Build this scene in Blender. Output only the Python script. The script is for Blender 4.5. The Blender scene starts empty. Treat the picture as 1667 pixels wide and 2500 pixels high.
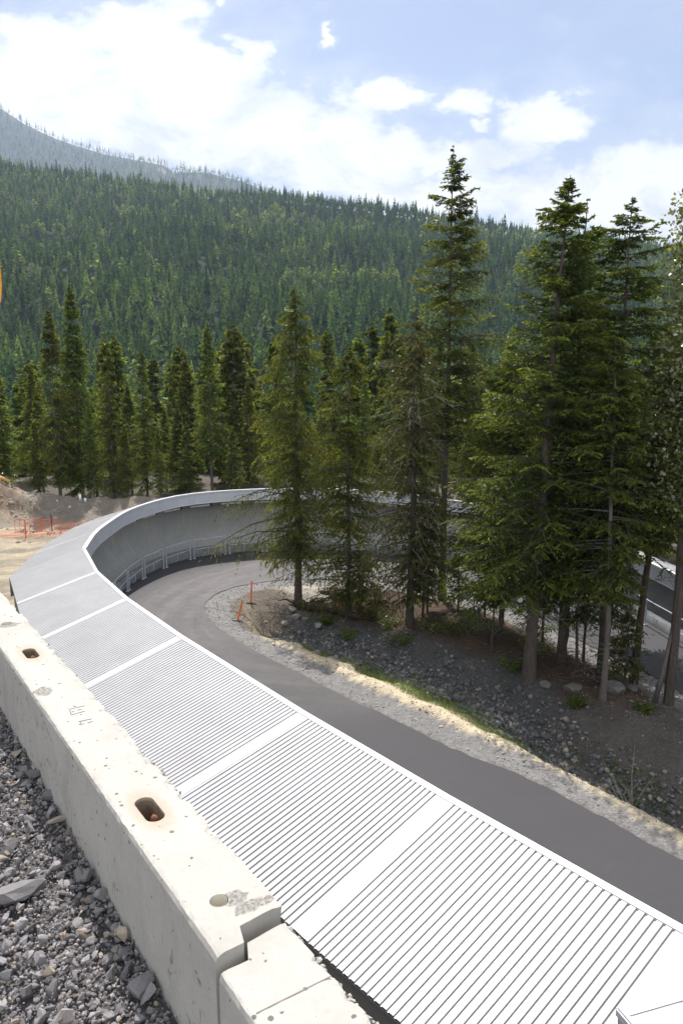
import bpy, bmesh, math, random
import numpy as np
from mathutils import Vector, Matrix

scene = bpy.context.scene
col = scene.collection
R = math.radians

# ------------------------------------------------------------------ camera
cam_d = bpy.data.cameras.new('camera')
cam = bpy.data.objects.new('camera', cam_d)
col.objects.link(cam)
cam.location = (0, 0, 10)
cam.rotation_euler = (R(79.5), 0, 0)
cam_d.sensor_fit = 'VERTICAL'
cam_d.sensor_height = 36
cam_d.lens = 26.0
cam_d.clip_start = 0.05
cam_d.clip_end = 20000
scene.camera = cam

# ------------------------------------------------------------------ light
SUN_AZ, SUN_EL = -11.0, 59.0          # azimuth from +Y towards +X
scene.view_settings.view_transform = 'Standard'
scene.view_settings.look = 'None'
scene.view_settings.exposure = 1.05
scene.view_settings.gamma = 1
scene.view_settings.use_curve_mapping = False
sd = bpy.data.lights.new('sun', 'SUN')
sd.energy = 3.5
sd.angle = R(0.5)
sd.color = (1.0, 0.955, 0.89)
sun = bpy.data.objects.new('sun', sd)
col.objects.link(sun)
svec = Vector((math.sin(R(SUN_AZ)) * math.cos(R(SUN_EL)), math.cos(R(SUN_AZ)) * math.cos(R(SUN_EL)), math.sin(R(SUN_EL))))
sun.rotation_euler = svec.to_track_quat('Z', 'Y').to_euler()
sun.location = (0, 20, 60)

world = bpy.data.worlds.new('World')
scene.world = world
world.use_nodes = True


class NT:
    """small node-tree helper"""
    def __init__(self, tree):
        self.t = tree
        self.n = tree.nodes
        self.l = tree.links

    def add(self, kind, **kw):
        nd = self.n.new(kind)
        for k, v in kw.items():
            setattr(nd, k, v)
        return nd

    def put(self, sock, v):
        if isinstance(v, bpy.types.NodeSocket):
            self.l.new(v, sock)
        elif v is not None:
            sock.default_value = v

    def math(self, op, a, b=None, c=None, clamp=False):
        nd = self.add('ShaderNodeMath', operation=op, use_clamp=clamp)
        for i, v in enumerate((a, b, c)):
            if v is not None:
                self.put(nd.inputs[i], v)
        return nd.outputs[0]

    def mix(self, f, a, b, blend='MIX'):
        nd = self.add('ShaderNodeMix', data_type='RGBA', blend_type=blend)
        self.put(nd.inputs[0], f)
        self.put(nd.inputs[6], a)
        self.put(nd.inputs[7], b)
        return nd.outputs[2]

    def noise(self, vec, scale, detail=4, rough=0.55, dist=0.0):
        nd = self.add('ShaderNodeTexNoise')
        nd.inputs['Scale'].default_value = scale
        nd.inputs['Detail'].default_value = detail
        nd.inputs['Roughness'].default_value = rough
        nd.inputs['Distortion'].default_value = dist
        if vec is not None:
            self.l.new(vec, nd.inputs['Vector'])
        return nd.outputs[0]

    def ramp(self, f, stops):
        nd = self.add('ShaderNodeValToRGB')
        cr = nd.color_ramp
        while len(cr.elements) < len(stops):
            cr.elements.new(0.5)
        for e, (p, c) in zip(cr.elements, stops):
            e.position = p
            e.color = c if len(c) == 4 else (*c, 1)
        self.put(nd.inputs[0], f)
        return nd.outputs[0]

    def maprange(self, v, a, b, c=0.0, d=1.0, smooth=False):
        nd = self.add('ShaderNodeMapRange')
        if smooth:
            nd.interpolation_type = 'SMOOTHSTEP'
        self.put(nd.inputs[0], v)
        for i, x in enumerate((a, b, c, d)):
            nd.inputs[i + 1].default_value = x
        return nd.outputs[0]


w = NT(world.node_tree)
w.n.clear()
wout = w.add('ShaderNodeOutputWorld')
bg = w.add('ShaderNodeBackground')
bg.inputs[1].default_value = 0.075
w.l.new(bg.outputs[0], wout.inputs[0])
sky = w.add('ShaderNodeTexSky', sky_type='NISHITA')
sky.sun_disc = False
sky.sun_elevation = R(SUN_EL)
sky.sun_rotation = R(SUN_AZ)
sky.altitude = 900
sky.air_density = 1.0
sky.dust_density = 1.2
sky.ozone_density = 1.6
# clouds: directions written as (x/y, z/y), i.e. sideways and upward slope when looking along +Y
tc = w.add('ShaderNodeTexCoord')
sep = w.add('ShaderNodeSeparateXYZ')
w.l.new(tc.outputs['Generated'], sep.inputs[0])
yy = w.math('MAXIMUM', w.math('ABSOLUTE', sep.outputs[1]), 0.05)
A = w.math('DIVIDE', sep.outputs[0], yy)
B = w.math('DIVIDE', sep.outputs[2], yy)
cmb = w.add('ShaderNodeCombineXYZ')
w.l.new(A, cmb.inputs[0])
w.l.new(w.math('MULTIPLY', B, 1.7), cmb.inputs[1])
P2 = cmb.outputs[0]
# billow the outlines of the cloud masses
wp = w.add('ShaderNodeTexNoise')
wp.inputs['Scale'].default_value = 11
wp.inputs['Detail'].default_value = 6
wp.inputs['Roughness'].default_value = .6
w.l.new(P2, wp.inputs['Vector'])
wsp = w.add('ShaderNodeSeparateColor')
w.l.new(wp.outputs['Color'], wsp.inputs[0])
A0, B0_ = A, B
A = w.math('ADD', A, w.math('MULTIPLY', w.math('SUBTRACT', wsp.outputs[0], .5), .13))
B = w.math('ADD', B, w.math('MULTIPLY', w.math('SUBTRACT', wsp.outputs[1], .5), .075))
n1 = w.noise(P2, 5.0, 12, 0.6, 0.15)
n2 = w.noise(P2, 15.0, 10, 0.6, 0.25)
# (centre a, centre b, radius a, radius b, weight)
BLOBS = [(-0.36, .350, .14, .075, 1.0), (-0.22, .335, .15, .085, 1.0), (-0.07, .300, .12, .060, 1.0), (-0.25, .415, .10, .035, .9),
         (-0.38, .40, .06, .045, .8), (-0.12, .395, .035, .028, .8), (-0.40, .475, .09, .022, .75), (-0.135, .462, .02, .03, .7),
         (0.02, .255, .10, .05, 1.0), (0.10, .27, .06, .035, .8), (0.055, .338, .04, .022, .9), (0.155, .334, .045, .023, .95),
         (0.255, .316, .06, .030, .95), (0.21, .338, .03, .012, .7), (0.17, .308, .03, .010, .7), (0.17, .275, .08, .025, .85),
         (0.30, .215, .15, .045, 1.0), (0.42, .235, .12, .065, 1.0), (0.15, .225, .14, .035, .9), (-0.013, .412, .013, .010, .85),
         (-0.055, .365, .012, .008, .5), (-0.45, .33, .10, .09, .9)]
dens = None
for (ca, cb_, ra, rb, wt) in BLOBS:
    da = w.math('DIVIDE', w.math('SUBTRACT', A, ca), ra)
    db = w.math('DIVIDE', w.math('SUBTRACT', B, cb_), rb)
    r2 = w.math('ADD', w.math('MULTIPLY', da, da), w.math('MULTIPLY', db, db))
    g = w.math('MULTIPLY', w.math('POWER', 2.718, w.math('MULTIPLY', r2, -0.8)), wt)
    dens = g if dens is None else w.math('MAXIMUM', dens, g)
    dens_last = g
# elsewhere, out of view: loose cumulus added as fill light
outf = w.math('MAXIMUM', w.maprange(B0_, .50, .75, 0, 1, True), w.maprange(sep.outputs[1], .25, 0, 0, 1, True))
dens = w.math('ADD', dens, w.math('MULTIPLY', outf, .48))
tot = w.math('ADD', dens, w.math('MULTIPLY', w.math('SUBTRACT', n1, 0.5), 1.15))
tot = w.math('ADD', tot, w.math('MULTIPLY', w.math('SUBTRACT', n2, 0.5), 0.85))
mask = w.maprange(tot, 0.30, 0.66, 0, 1, True)
veil = w.maprange(w.noise(P2, 3.0, 5, 0.6, 0.4), 0.42, 0.80, 0.0, 0.34, True)
wisp = w.maprange(tot, 0.0, 0.42, 0, 0.28, True)
mask = w.math('MAXIMUM', mask, w.math('MAXIMUM', wisp, veil))
up = w.maprange(sep.outputs[2], -0.02, 0.05)
mask = w.math('MULTIPLY', mask, up)
shade = w.maprange(w.math('ADD', w.noise(P2, 7.0, 9, 0.66, 0.5), w.math('MULTIPLY', tot, -0.06)), 0.44, 0.60, 0, 1, True)
ccol = w.mix(shade, (6.9, 6.85, 6.8, 1), (5.1, 5.25, 5.55, 1))
ccol = w.mix(w.maprange(tot, 0.36, 0.75), (5.6, 5.8, 6.1, 1), ccol)
# unseen clouds near the sun and behind the camera, brightened to add fill
dot = w.add('ShaderNodeVectorMath', operation='DOT_PRODUCT')
w.l.new(tc.outputs['Generated'], dot.inputs[0])
dot.inputs[1].default_value = tuple(svec)
lum = w.math('ADD', 1.0, w.math('MULTIPLY', w.maprange(dot.outputs['Value'], 0.83, 0.97, 0, 1, True), 2.4))
lum = w.math('ADD', lum, w.math('MULTIPLY', w.maprange(sep.outputs[1], 0.1, -0.4, 0, 1, True), 1.3))
sc_ = w.add('ShaderNodeVectorMath', operation='SCALE')
w.l.new(ccol, sc_.inputs[0])
w.l.new(lum, sc_.inputs['Scale'])
ccol = sc_.outputs[0]
base_sky = w.mix(1.0, sky.outputs[0], (.97, .815, .765, 1), 'MULTIPLY')
w.l.new(w.mix(mask, base_sky, ccol), bg.inputs[0])


# ------------------------------------------------------------------ helpers
def tag(o, label=None, cat=None, group=None, kind=None):
    if label: o['label'] = label
    if cat: o['category'] = cat
    if group: o['group'] = group
    if kind: o['kind'] = kind
    return o


def empty(name, loc=(0, 0, 0), rz=0.0, label=None, cat=None, group=None):
    o = bpy.data.objects.new(name, None)
    o.empty_display_size = 0.3
    o.location = loc
    o.rotation_euler = (0, 0, rz)
    col.objects.link(o)
    return tag(o, label, cat, group)


def link(name, me, mat=None, parent=None):
    o = bpy.data.objects.new(name, me)
    col.objects.link(o)
    if mat is not None and not me.materials:
        me.materials.append(mat)
    if parent is not None:
        o.parent = parent
    return o


def npmesh(name, verts, faces, tint=None, mat=None, smooth=False, col_attr=None):
    """verts (n,3), faces (m,k) arrays -> mesh, optional per-face float 'tint'"""
    verts = np.asarray(verts, dtype=np.float32)
    faces = np.asarray(faces, dtype=np.int32)
    me = bpy.data.meshes.new(name)
    k = faces.shape[1]
    me.vertices.add(len(verts))
    me.vertices.foreach_set('co', verts.ravel())
    me.loops.add(faces.size)
    me.loops.foreach_set('vertex_index', faces.ravel())
    me.polygons.add(len(faces))
    me.polygons.foreach_set('loop_start', np.arange(0, faces.size, k, dtype=np.int32))
    me.polygons.foreach_set('use_smooth', np.full(len(faces), smooth, dtype=bool))
    me.update(calc_edges=True)
    if tint is not None:
        a = me.attributes.new('tint', 'FLOAT', 'FACE')
        a.data.foreach_set('value', np.asarray(tint, dtype=np.float32))
    if col_attr is not None:
        a = me.attributes.new('zone', 'FLOAT_COLOR', 'POINT')
        a.data.foreach_set('color', np.asarray(col_attr, dtype=np.float32).ravel())
    if mat is not None:
        me.materials.append(mat)
    return me


class MB:
    """collects boxes, tubes and quads into one mesh"""
    def __init__(self):
        self.v = []
        self.f = []

    def quad(self, *p):
        i = len(self.v)
        self.v += [tuple(q) for q in p]
        self.f.append(tuple(range(i, i + len(p))))

    def box(self, c, s, rot=None):
        i = len(self.v)
        for dx in (-.5, .5):
            for dy in (-.5, .5):
                for dz in (-.5, .5):
                    p = Vector((dx * s[0], dy * s[1], dz * s[2]))
                    if rot is not None:
                        p = rot @ p
                    self.v.append(tuple(p + Vector(c)))
        for q in ((0, 1, 3, 2), (4, 6, 7, 5), (0, 4, 5, 1), (2, 3, 7, 6), (0, 2, 6, 4), (1, 5, 7, 3)):
            self.f.append(tuple(i + k for k in q))

    def bar(self, a, b, w_, h_):
        a = Vector(a); b = Vector(b)
        d = b - a
        rot = d.to_track_quat('X', 'Z').to_matrix()
        self.box((a + b) / 2, (d.length, w_, h_), rot)

    def tube(self, pts, rad, n=8, cap=True):
        pts = [Vector(p) for p in pts]
        if not hasattr(rad, '__len__'):
            rad = [rad] * len(pts)
        i0 = len(self.v)
        for j, p in enumerate(pts):
            if j == 0: d = pts[1] - p
            elif j == len(pts) - 1: d = p - pts[j - 1]
            else: d = pts[j + 1] - pts[j - 1]
            q = d.to_track_quat('Z', 'Y').to_matrix()
            for k in range(n):
                a = 2 * math.pi * k / n
                self.v.append(tuple(p + q @ Vector((math.cos(a) * rad[j], math.sin(a) * rad[j], 0))))
        for j in range(len(pts) - 1):
            for k in range(n):
                a = i0 + j * n + k
                b = i0 + j * n + (k + 1) % n
                self.f.append((a, b, b + n, a + n))
        if cap:
            self.f.append(tuple(i0 + k for k in reversed(range(n))))
            self.f.append(tuple(i0 + (len(pts) - 1) * n + k for k in range(n)))

    def build(self, name, mat, parent=None, smooth=False):
        me = bpy.data.meshes.new(name)
        me.from_pydata(self.v, [], self.f)
        me.materials.append(mat)
        if smooth:
            for p in me.polygons: p.use_smooth = True
        me.update()
        return link(name, me, None, parent)


# value noise in numpy
_rs = np.random.RandomState(7)
_G = _rs.rand(256, 256)


def vnoise(x, y):
    xi = np.floor(x).astype(int); yi = np.floor(y).astype(int)
    xf = x - xi; yf = y - yi
    xf = xf * xf * (3 - 2 * xf); yf = yf * yf * (3 - 2 * yf)
    g = lambda a, b: _G[a % 256, b % 256]
    return ((g(xi, yi) * (1 - xf) + g(xi + 1, yi) * xf) * (1 - yf) + (g(xi, yi + 1) * (1 - xf) + g(xi + 1, yi + 1) * xf) * yf) - 0.5


def fbm(x, y, o=4):
    s = 0; a = 1.0
    for i in range(o):
        s = s + a * vnoise(x * 2 ** i + 13.7 * i, y * 2 ** i + 5.1 * i)
        a *= 0.5
    return s


def sstep(a, b, x):
    t = np.clip((x - a) / (b - a), 0, 1)
    return t * t * (3 - 2 * t)


def catmull(pts, per=8):
    pts = [Vector(p) for p in pts]
    out = []
    n = len(pts)
    for i in range(n - 1):
        p0 = pts[max(i - 1, 0)]; p1 = pts[i]; p2 = pts[i + 1]; p3 = pts[min(i + 2, n - 1)]
        for k in range(per):
            t = k / per
            out.append(0.5 * ((2 * p1) + (p2 - p0) * t + (2 * p0 - 5 * p1 + 4 * p2 - p3) * t * t + (3 * p1 - p0 - 3 * p2 + p3) * t ** 3))
    out.append(pts[-1])
    return out


def resample(pts, step):
    pts = [Vector(p) for p in pts]
    out = [pts[0].copy()]
    acc = 0.0
    for a, b in zip(pts, pts[1:]):
        L = (b - a).length
        d = step - acc
        while d <= L:
            out.append(a.lerp(b, d / L))
            d += step
        acc = L - (d - step)
    return out


def dist_poly(x, y, line):
    best = np.full(np.shape(x), 1e9)
    for a, b in zip(line, line[1:]):
        dx = b[0] - a[0]; dy = b[1] - a[1]
        t = np.clip(((x - a[0]) * dx + (y - a[1]) * dy) / (dx * dx + dy * dy + 1e-12), 0, 1)
        best = np.minimum(best, np.hypot(x - a[0] - t * dx, y - a[1] - t * dy))
    return best


def in_poly(x, y, poly):
    c = np.zeros(np.shape(x), dtype=bool)
    n = len(poly)
    j = n - 1
    for i in range(n):
        xi, yi = poly[i][0], poly[i][1]; xj, yj = poly[j][0], poly[j][1]
        c ^= ((yi > y) != (yj > y)) & (x < (xj - xi) * (y - yi) / (yj - yi + 1e-12) + xi)
        j = i
    return c


# ------------------------------------------------------------------ materials
def newmat(name):
    m = bpy.data.materials.new(name)
    m.use_nodes = True
    t = NT(m.node_tree)
    p = t.n['Principled BSDF']
    return m, t, p


def bump(t, p, h, strength=0.4, dist=0.02):
    b = t.add('ShaderNodeBump')
    b.inputs['Strength'].default_value = strength
    b.inputs['Distance'].default_value = dist
    t.l.new(h, b.inputs['Height'])
    t.l.new(b.outputs[0], p.inputs['Normal'])


def simple(name, rgb, rough=0.6, metal=0.0, var=0.15, scale=6.0, bmp=0.0, bs=60.0):
    m, t, p = newmat(name)
    tcn = t.add('ShaderNodeTexCoord')
    n = t.noise(tcn.outputs['Object'], scale, 6, 0.6)
    lo = tuple(c * (1 - var) for c in rgb) + (1,)
    hi = tuple(min(1, c * (1 + var)) for c in rgb) + (1,)
    t.l.new(t.mix(t.maprange(n, 0.3, 0.7), lo, hi), p.inputs['Base Color'])
    p.inputs['Roughness'].default_value = rough
    p.inputs['Metallic'].default_value = metal
    if bmp:
        bump(t, p, t.noise(tcn.outputs['Object'], bs, 5, 0.6), bmp, 0.01)
    return m


def roof_mat():
    m, t, p = newmat('painted_roof_metal')
    tcn = t.add('ShaderNodeTexCoord')
    n = t.noise(tcn.outputs['Object'], 1.3, 6, 0.6)
    spk = t.maprange(t.noise(tcn.outputs['Object'], 38, 3, 0.5), 0.70, 0.74)
    oi = t.add('ShaderNodeObjectInfo')
    c = t.mix(t.maprange(n, 0.3, 0.7), (0.345, 0.343, 0.350, 1), (0.405, 0.403, 0.408, 1))
    c = t.mix(t.maprange(t.noise(tcn.outputs['Object'], 7, 8, 0.75, 1.5), .5, .75, 0, .35), c, (0.25, 0.24, 0.225, 1))
    c = t.mix(t.math('MULTIPLY', spk, 0.5), c, (0.16, 0.15, 0.13, 1))
    t.l.new(c, p.inputs['Base Color'])
    p.inputs['Roughness'].default_value = 0.36
    p.inputs['Specular IOR Level'].default_value = 0.5
    return m


def concrete_wall_mat():
    m, t, p = newmat('track_concrete')
    tcn = t.add('ShaderNodeTexCoord')
    mp = t.add('ShaderNodeMapping')
    mp.inputs['Scale'].default_value = (1, 1, 0.12)
    t.l.new(tcn.outputs['Object'], mp.inputs[0])
    n = t.noise(mp.outputs[0], 5, 6, 0.65)
    n2 = t.noise(tcn.outputs['Object'], 0.7, 5, 0.6)
    c = t.mix(t.maprange(n, 0.3, 0.7), (0.40, 0.40, 0.38, 1), (0.52, 0.515, 0.485, 1))
    c = t.mix(t.maprange(n2, 0.35, 0.7, 0, 0.6), c, (0.31, 0.33, 0.34, 1))
    t.l.new(c, p.inputs['Base Color'])
    p.inputs['Roughness'].default_value = 0.8
    bump(t, p, t.noise(tcn.outputs['Object'], 40, 5, 0.6), 0.2, 0.01)
    return m


def barrier_mat():
    m, t, p = newmat('barrier_concrete')
    tcn = t.add('ShaderNodeTexCoord')
    V = tcn.outputs['Object']
    n = t.noise(V, 4.0, 8, 0.65)
    n2 = t.noise(V, 45.0, 6, 0.7)
    c = t.mix(t.maprange(n, 0.3, 0.7), (0.345, 0.330, 0.300, 1), (0.43, 0.413, 0.38, 1))
    c = t.mix(t.maprange(n2, 0.35, 0.7, 0, 0.45), c, (0.30, 0.28, 0.245, 1))
    # small air holes
    vo = t.add('ShaderNodeTexVoronoi')
    vo.inputs['Scale'].default_value = 34
    vo.inputs['Randomness'].default_value = 1
    mpv = t.add('ShaderNodeMapping')
    t.l.new(V, mpv.inputs[0])
    t.l.new(mpv.outputs[0], vo.inputs['Vector'])
    sepc = t.add('ShaderNodeSeparateColor')
    t.l.new(vo.outputs['Color'], sepc.inputs[0])
    rad = t.math('MULTIPLY', t.math('POWER', t.maprange(sepc.outputs[0], 0.5, 1.0), 2.4), 0.30)
    pit = t.math('LESS_THAN', t.math('ADD', vo.outputs['Distance'], t.math('MULTIPLY', t.math('SUBTRACT', t.noise(V, 120, 3, .6), 0.5), 0.35)), rad)
    c = t.mix(t.math('MULTIPLY', pit, 0.85), c, (0.08, 0.07, 0.06, 1))
    # wavy hairline stains on the side
    mp = t.add('ShaderNodeMapping')
    mp.inputs['Scale'].default_value = (1.0, 1.0, 0.45)
    t.l.new(V, mp.inputs[0])
    cr = t.noise(mp.outputs[0], 4.5, 2, 0.5, 1.2)
    line = t.math('LESS_THAN', t.math('ABSOLUTE', t.math('SUBTRACT', cr, 0.55)), 0.009)
    brk = t.maprange(t.noise(V, 9, 2, 0.5), 0.5, 0.6)
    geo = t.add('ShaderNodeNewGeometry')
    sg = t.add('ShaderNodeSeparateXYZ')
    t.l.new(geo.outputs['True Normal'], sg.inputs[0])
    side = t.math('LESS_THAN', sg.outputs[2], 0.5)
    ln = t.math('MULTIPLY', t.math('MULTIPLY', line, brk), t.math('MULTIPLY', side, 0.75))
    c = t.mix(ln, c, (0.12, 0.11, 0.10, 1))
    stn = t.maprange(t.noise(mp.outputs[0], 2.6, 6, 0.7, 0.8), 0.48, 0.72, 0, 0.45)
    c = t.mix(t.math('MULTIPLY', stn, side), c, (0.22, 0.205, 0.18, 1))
    # worn, chipped patches
    so = t.add('ShaderNodeSeparateXYZ')
    t.l.new(V, so.inputs[0])
    patches = None
    for (px, py, rx, ry) in ((3.80, -0.075, .075, .055), (1.86, 0.02, .04, .055), (1.80, 0.06, .03, .09), (5.0, 0.0, .06, .09)):
        da = t.math('DIVIDE', t.math('SUBTRACT', so.outputs[0], px), rx)
        db = t.math('DIVIDE', t.math('SUBTRACT', so.outputs[1], py), ry)
        g = t.math('SUBTRACT', 1.0, t.math('ADD', t.math('MULTIPLY', da, da), t.math('MULTIPLY', db, db)))
        patches = g if patches is None else t.math('MAXIMUM', patches, g)
    pm = t.maprange(t.math('ADD', patches, t.math('MULTIPLY', t.math('SUBTRACT', t.noise(V, 30, 5, 0.6), 0.5), 2.0)), 0.3, 0.5)
    pcol = t.mix(t.maprange(t.noise(V, 85, 4, .7), .4, .62), (0.10, 0.092, 0.085, 1), (0.30, 0.28, 0.25, 1))
    c = t.mix(t.math('MULTIPLY', pm, 0.85), c, pcol)
    # rust round the lifting slots
    rust = None
    for px, py in ((2.474, -0.015), (4.394, 0.0)):
        da = t.math('DIVIDE', t.math('SUBTRACT', so.outputs[0], px), .19)
        db = t.math('DIVIDE', t.math('SUBTRACT', so.outputs[1], py), .085)
        g = t.math('SUBTRACT', 1.0, t.math('ADD', t.math('MULTIPLY', da, da), t.math('MULTIPLY', db, db)))
        rust = g if rust is None else t.math('MAXIMUM', rust, g)
    rm = t.math('MULTIPLY', t.maprange(t.math('ADD', rust, t.math('MULTIPLY', t.math('SUBTRACT', n, 0.5), 1.2)), 0.0, 1.0), 0.42)
    c = t.mix(rm, c, (0.34, 0.17, 0.06, 1))
    t.l.new(c, p.inputs['Base Color'])
    p.inputs['Roughness'].default_value = 0.9
    h = t.math('SUBTRACT', t.math('MULTIPLY', n2, 0.5), t.math('ADD', t.math('MULTIPLY', pit, 0.8), t.math('MULTIPLY', pm, 0.6)))
    bump(t, p, h, 0.5, 0.006)
    return m


def asphalt_mat():
    m, t, p = newmat('asphalt')
    tcn = t.add('ShaderNodeTexCoord')
    V = tcn.outputs['Object']
    n = t.noise(V, 0.35, 6, 0.6, 0.6)
    n2 = t.noise(V, 45, 4, 0.7)
    c = t.mix(t.maprange(n, 0.3, 0.7), (0.028, 0.027, 0.031, 1), (0.038, 0.036, 0.041, 1))
    # dusty film in the turn, swept in long streaks
    so = t.add('ShaderNodeSeparateXYZ')
    t.l.new(V, so.inputs[0])
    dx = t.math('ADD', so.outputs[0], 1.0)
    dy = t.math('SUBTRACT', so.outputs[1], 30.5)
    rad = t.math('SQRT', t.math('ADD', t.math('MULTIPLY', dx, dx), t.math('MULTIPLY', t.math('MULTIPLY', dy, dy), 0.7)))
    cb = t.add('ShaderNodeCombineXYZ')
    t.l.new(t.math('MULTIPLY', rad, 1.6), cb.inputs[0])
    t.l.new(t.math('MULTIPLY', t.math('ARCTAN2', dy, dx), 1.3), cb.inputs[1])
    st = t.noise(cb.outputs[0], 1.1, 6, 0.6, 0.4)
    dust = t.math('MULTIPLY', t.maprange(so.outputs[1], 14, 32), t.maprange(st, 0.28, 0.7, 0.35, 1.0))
    dust = t.math('MULTIPLY', dust, t.maprange(rad, 7.7, 9.0, 1.0, 0.05))  # film thinned by the kerb to deepen the canopy shadow in the colour
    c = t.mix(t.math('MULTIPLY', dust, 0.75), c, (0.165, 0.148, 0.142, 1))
    c = t.mix(t.maprange(n2, 0.4, 0.75, 0, 0.5), c, (0.045, 0.045, 0.048, 1))
    c = t.mix(t.maprange(t.noise(V, 90, 2, 0.5), 0.62, 0.75, 0, 0.35), c, (0.2, 0.19, 0.18, 1))
    blot = t.maprange(t.noise(V, 2.2, 8, 0.7, 0.8), 0.42, 0.72, 0, 0.5)
    c = t.mix(blot, c, (0.032, 0.030, 0.032, 1))
    fl = t.maprange(t.noise(V, 22, 3, 0.6), 0.66, 0.72, 0, 0.5)
    c = t.mix(fl, c, (0.14, 0.13, 0.12, 1))
    t.l.new(c, p.inputs['Base Color'])
    p.inputs['Roughness'].default_value = 0.78
    bump(t, p, n2, 0.5, 0.01)
    return m


def ground_mat():
    m, t, p = newmat('ground_mix')
    a = t.add('ShaderNodeAttribute', attribute_name='zone')
    tcn = t.add('ShaderNodeTexCoord')
    V = tcn.outputs['Object']
    n1 = t.noise(V, 1.6, 8, 0.7)
    n2 = t.noise(V, 14, 6, 0.75)
    vo = t.add('ShaderNodeTexVoronoi')
    vo.inputs['Scale'].default_value = 16
    t.l.new(V, vo.inputs['Vector'])
    sc = t.add('ShaderNodeSeparateColor')
    t.l.new(vo.outputs['Color'], sc.inputs[0])
    f = t.math('ADD', t.math('MULTIPLY', n1, 0.9), t.math('ADD', t.math('MULTIPLY', n2, 0.8), t.math('MULTIPLY', sc.outputs[0], 0.35)))
    f = t.maprange(f, 0.45, 1.65, 0.45, 1.6)
    mul = t.add('ShaderNodeVectorMath', operation='SCALE')
    t.l.new(a.outputs['Color'], mul.inputs[0])
    t.l.new(f, mul.inputs['Scale'])
    t.l.new(mul.outputs[0], p.inputs['Base Color'])
    p.inputs['Roughness'].default_value = 0.95
    p.inputs['Specular IOR Level'].default_value = 0.2
    bump(t, p, t.math('ADD', n2, t.math('MULTIPLY', vo.outputs['Distance'], -0.7)), 0.9, 0.06)
    return m


def stone_mat(name, lo, hi, rust=(0.30, 0.23, 0.17)):
    m, t, p = newmat(name)
    a = t.add('ShaderNodeAttribute', attribute_name='tint')
    tcn = t.add('ShaderNodeTexCoord')
    n = t.noise(tcn.outputs['Object'], 35, 5, 0.7)
    c = t.ramp(a.outputs['Fac'], [(0.0, lo), (0.72, hi), (0.86, tuple(x * 1.4 for x in hi)), (0.95, rust), (1.0, (0.42, 0.36, 0.28))])
    c = t.mix(t.maprange(n, 0.3, 0.75, 0, 0.4), c, tuple(x * 0.6 for x in lo) + (1,))
    t.l.new(c, p.inputs['Base Color'])
    p.inputs['Roughness'].default_value = 0.85
    bump(t, p, n, 0.4, 0.01)
    return m


def leaf_mat(name, stops, trans=0.35, gloss=0.08, rough=0.45):
    m, t, p = newmat(name)
    a = t.add('ShaderNodeAttribute', attribute_name='tint')
    oi = t.add('ShaderNodeObjectInfo')
    c = t.ramp(a.outputs['Fac'], stops)
    hv = t.add('ShaderNodeHueSaturation')
    t.l.new(c, hv.inputs['Color'])
    t.l.new(t.maprange(oi.outputs['Random'], 0, 1, 0.485, 0.515), hv.inputs['Hue'])
    t.l.new(t.maprange(oi.outputs['Random'], 0, 1, 0.8, 1.2), hv.inputs['Value'])
    c = hv.outputs[0]
    t.l.new(c, p.inputs['Base Color'])
    p.inputs['Roughness'].default_value = rough
    p.inputs['Specular IOR Level'].default_value = gloss * 5
    tr = t.add('ShaderNodeBsdfTranslucent')
    br = t.mix(1.0, c, (1.7, 1.55, 0.9, 1), 'MULTIPLY')
    t.l.new(br, tr.inputs['Color'])
    mx = t.add('ShaderNodeMixShader')
    mx.inputs[0].default_value = trans
    t.l.new(p.outputs[0], mx.inputs[1])
    t.l.new(tr.outputs[0], mx.inputs[2])
    out = t.n['Material Output']
    t.l.new(mx.outputs[0], out.inputs['Surface'])
    return m


def bark_mat(name, lo, hi):
    m, t, p = newmat(name)
    tcn = t.add('ShaderNodeTexCoord')
    mp = t.add('ShaderNodeMapping')
    mp.inputs['Scale'].default_value = (1, 1, 0.25)
    t.l.new(tcn.outputs['Object'], mp.inputs[0])
    n = t.noise(mp.outputs[0], 14, 6, 0.7)
    t.l.new(t.mix(t.maprange(n, 0.3, 0.7), (*lo, 1), (*hi, 1)), p.inputs['Base Color'])
    p.inputs['Roughness'].default_value = 0.9
    bump(t, p, n, 0.8, 0.03)
    return m


M_roof = roof_mat()
M_conc = concrete_wall_mat()
M_barr = barrier_mat()
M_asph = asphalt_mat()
M_grnd = ground_mat()
M_fascia = simple('fascia_metal', (0.50, 0.52, 0.56), 0.5, 0.0, 0.08, 2.5)
M_fasciaw = simple('white_trim', (0.62, 0.62, 0.62), 0.4, 0.0, 0.04, 3)
M_plate = simple('seam_plate_metal', (0.42, 0.42, 0.425), 0.4, 0, 0.04, 3)
M_kerb = simple('shaded_kerb', (0.17, 0.175, 0.18), 0.8, 0, 0.25, 2.5)  # same concrete as the trough, with the kerb's shade put into the colour
M_hood = simple('hood_metal', (0.36, 0.36, 0.365), 0.45, 0, 0.05, 3)
M_back = simple('dark_cladding', (0.30, 0.293, 0.296), 0.7, 0.0, 0.08, 2)
M_soffit = simple('soffit_metal', (0.42, 0.42, 0.42), 0.6)
M_galv = simple('galvanised_steel', (0.50, 0.53, 0.56), 0.4, 0.25, 0.12, 8)
M_lamp = simple('lamp_housing', (0.72, 0.73, 0.74), 0.4)
M_dark = simple('dark_bracket', (0.05, 0.05, 0.05), 0.6)
M_rust = simple('rusty_steel', (0.19, 0.075, 0.035), 0.9, 0.0, 0.4, 30, 0.5, 80)
M_slot = simple('rusty_slot_lining', (0.20, 0.15, 0.10), 0.9, 0.0, 0.35, 25)
M_pvc = simple('pale_pipe_lining', (0.55, 0.52, 0.44), 0.6)
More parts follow.
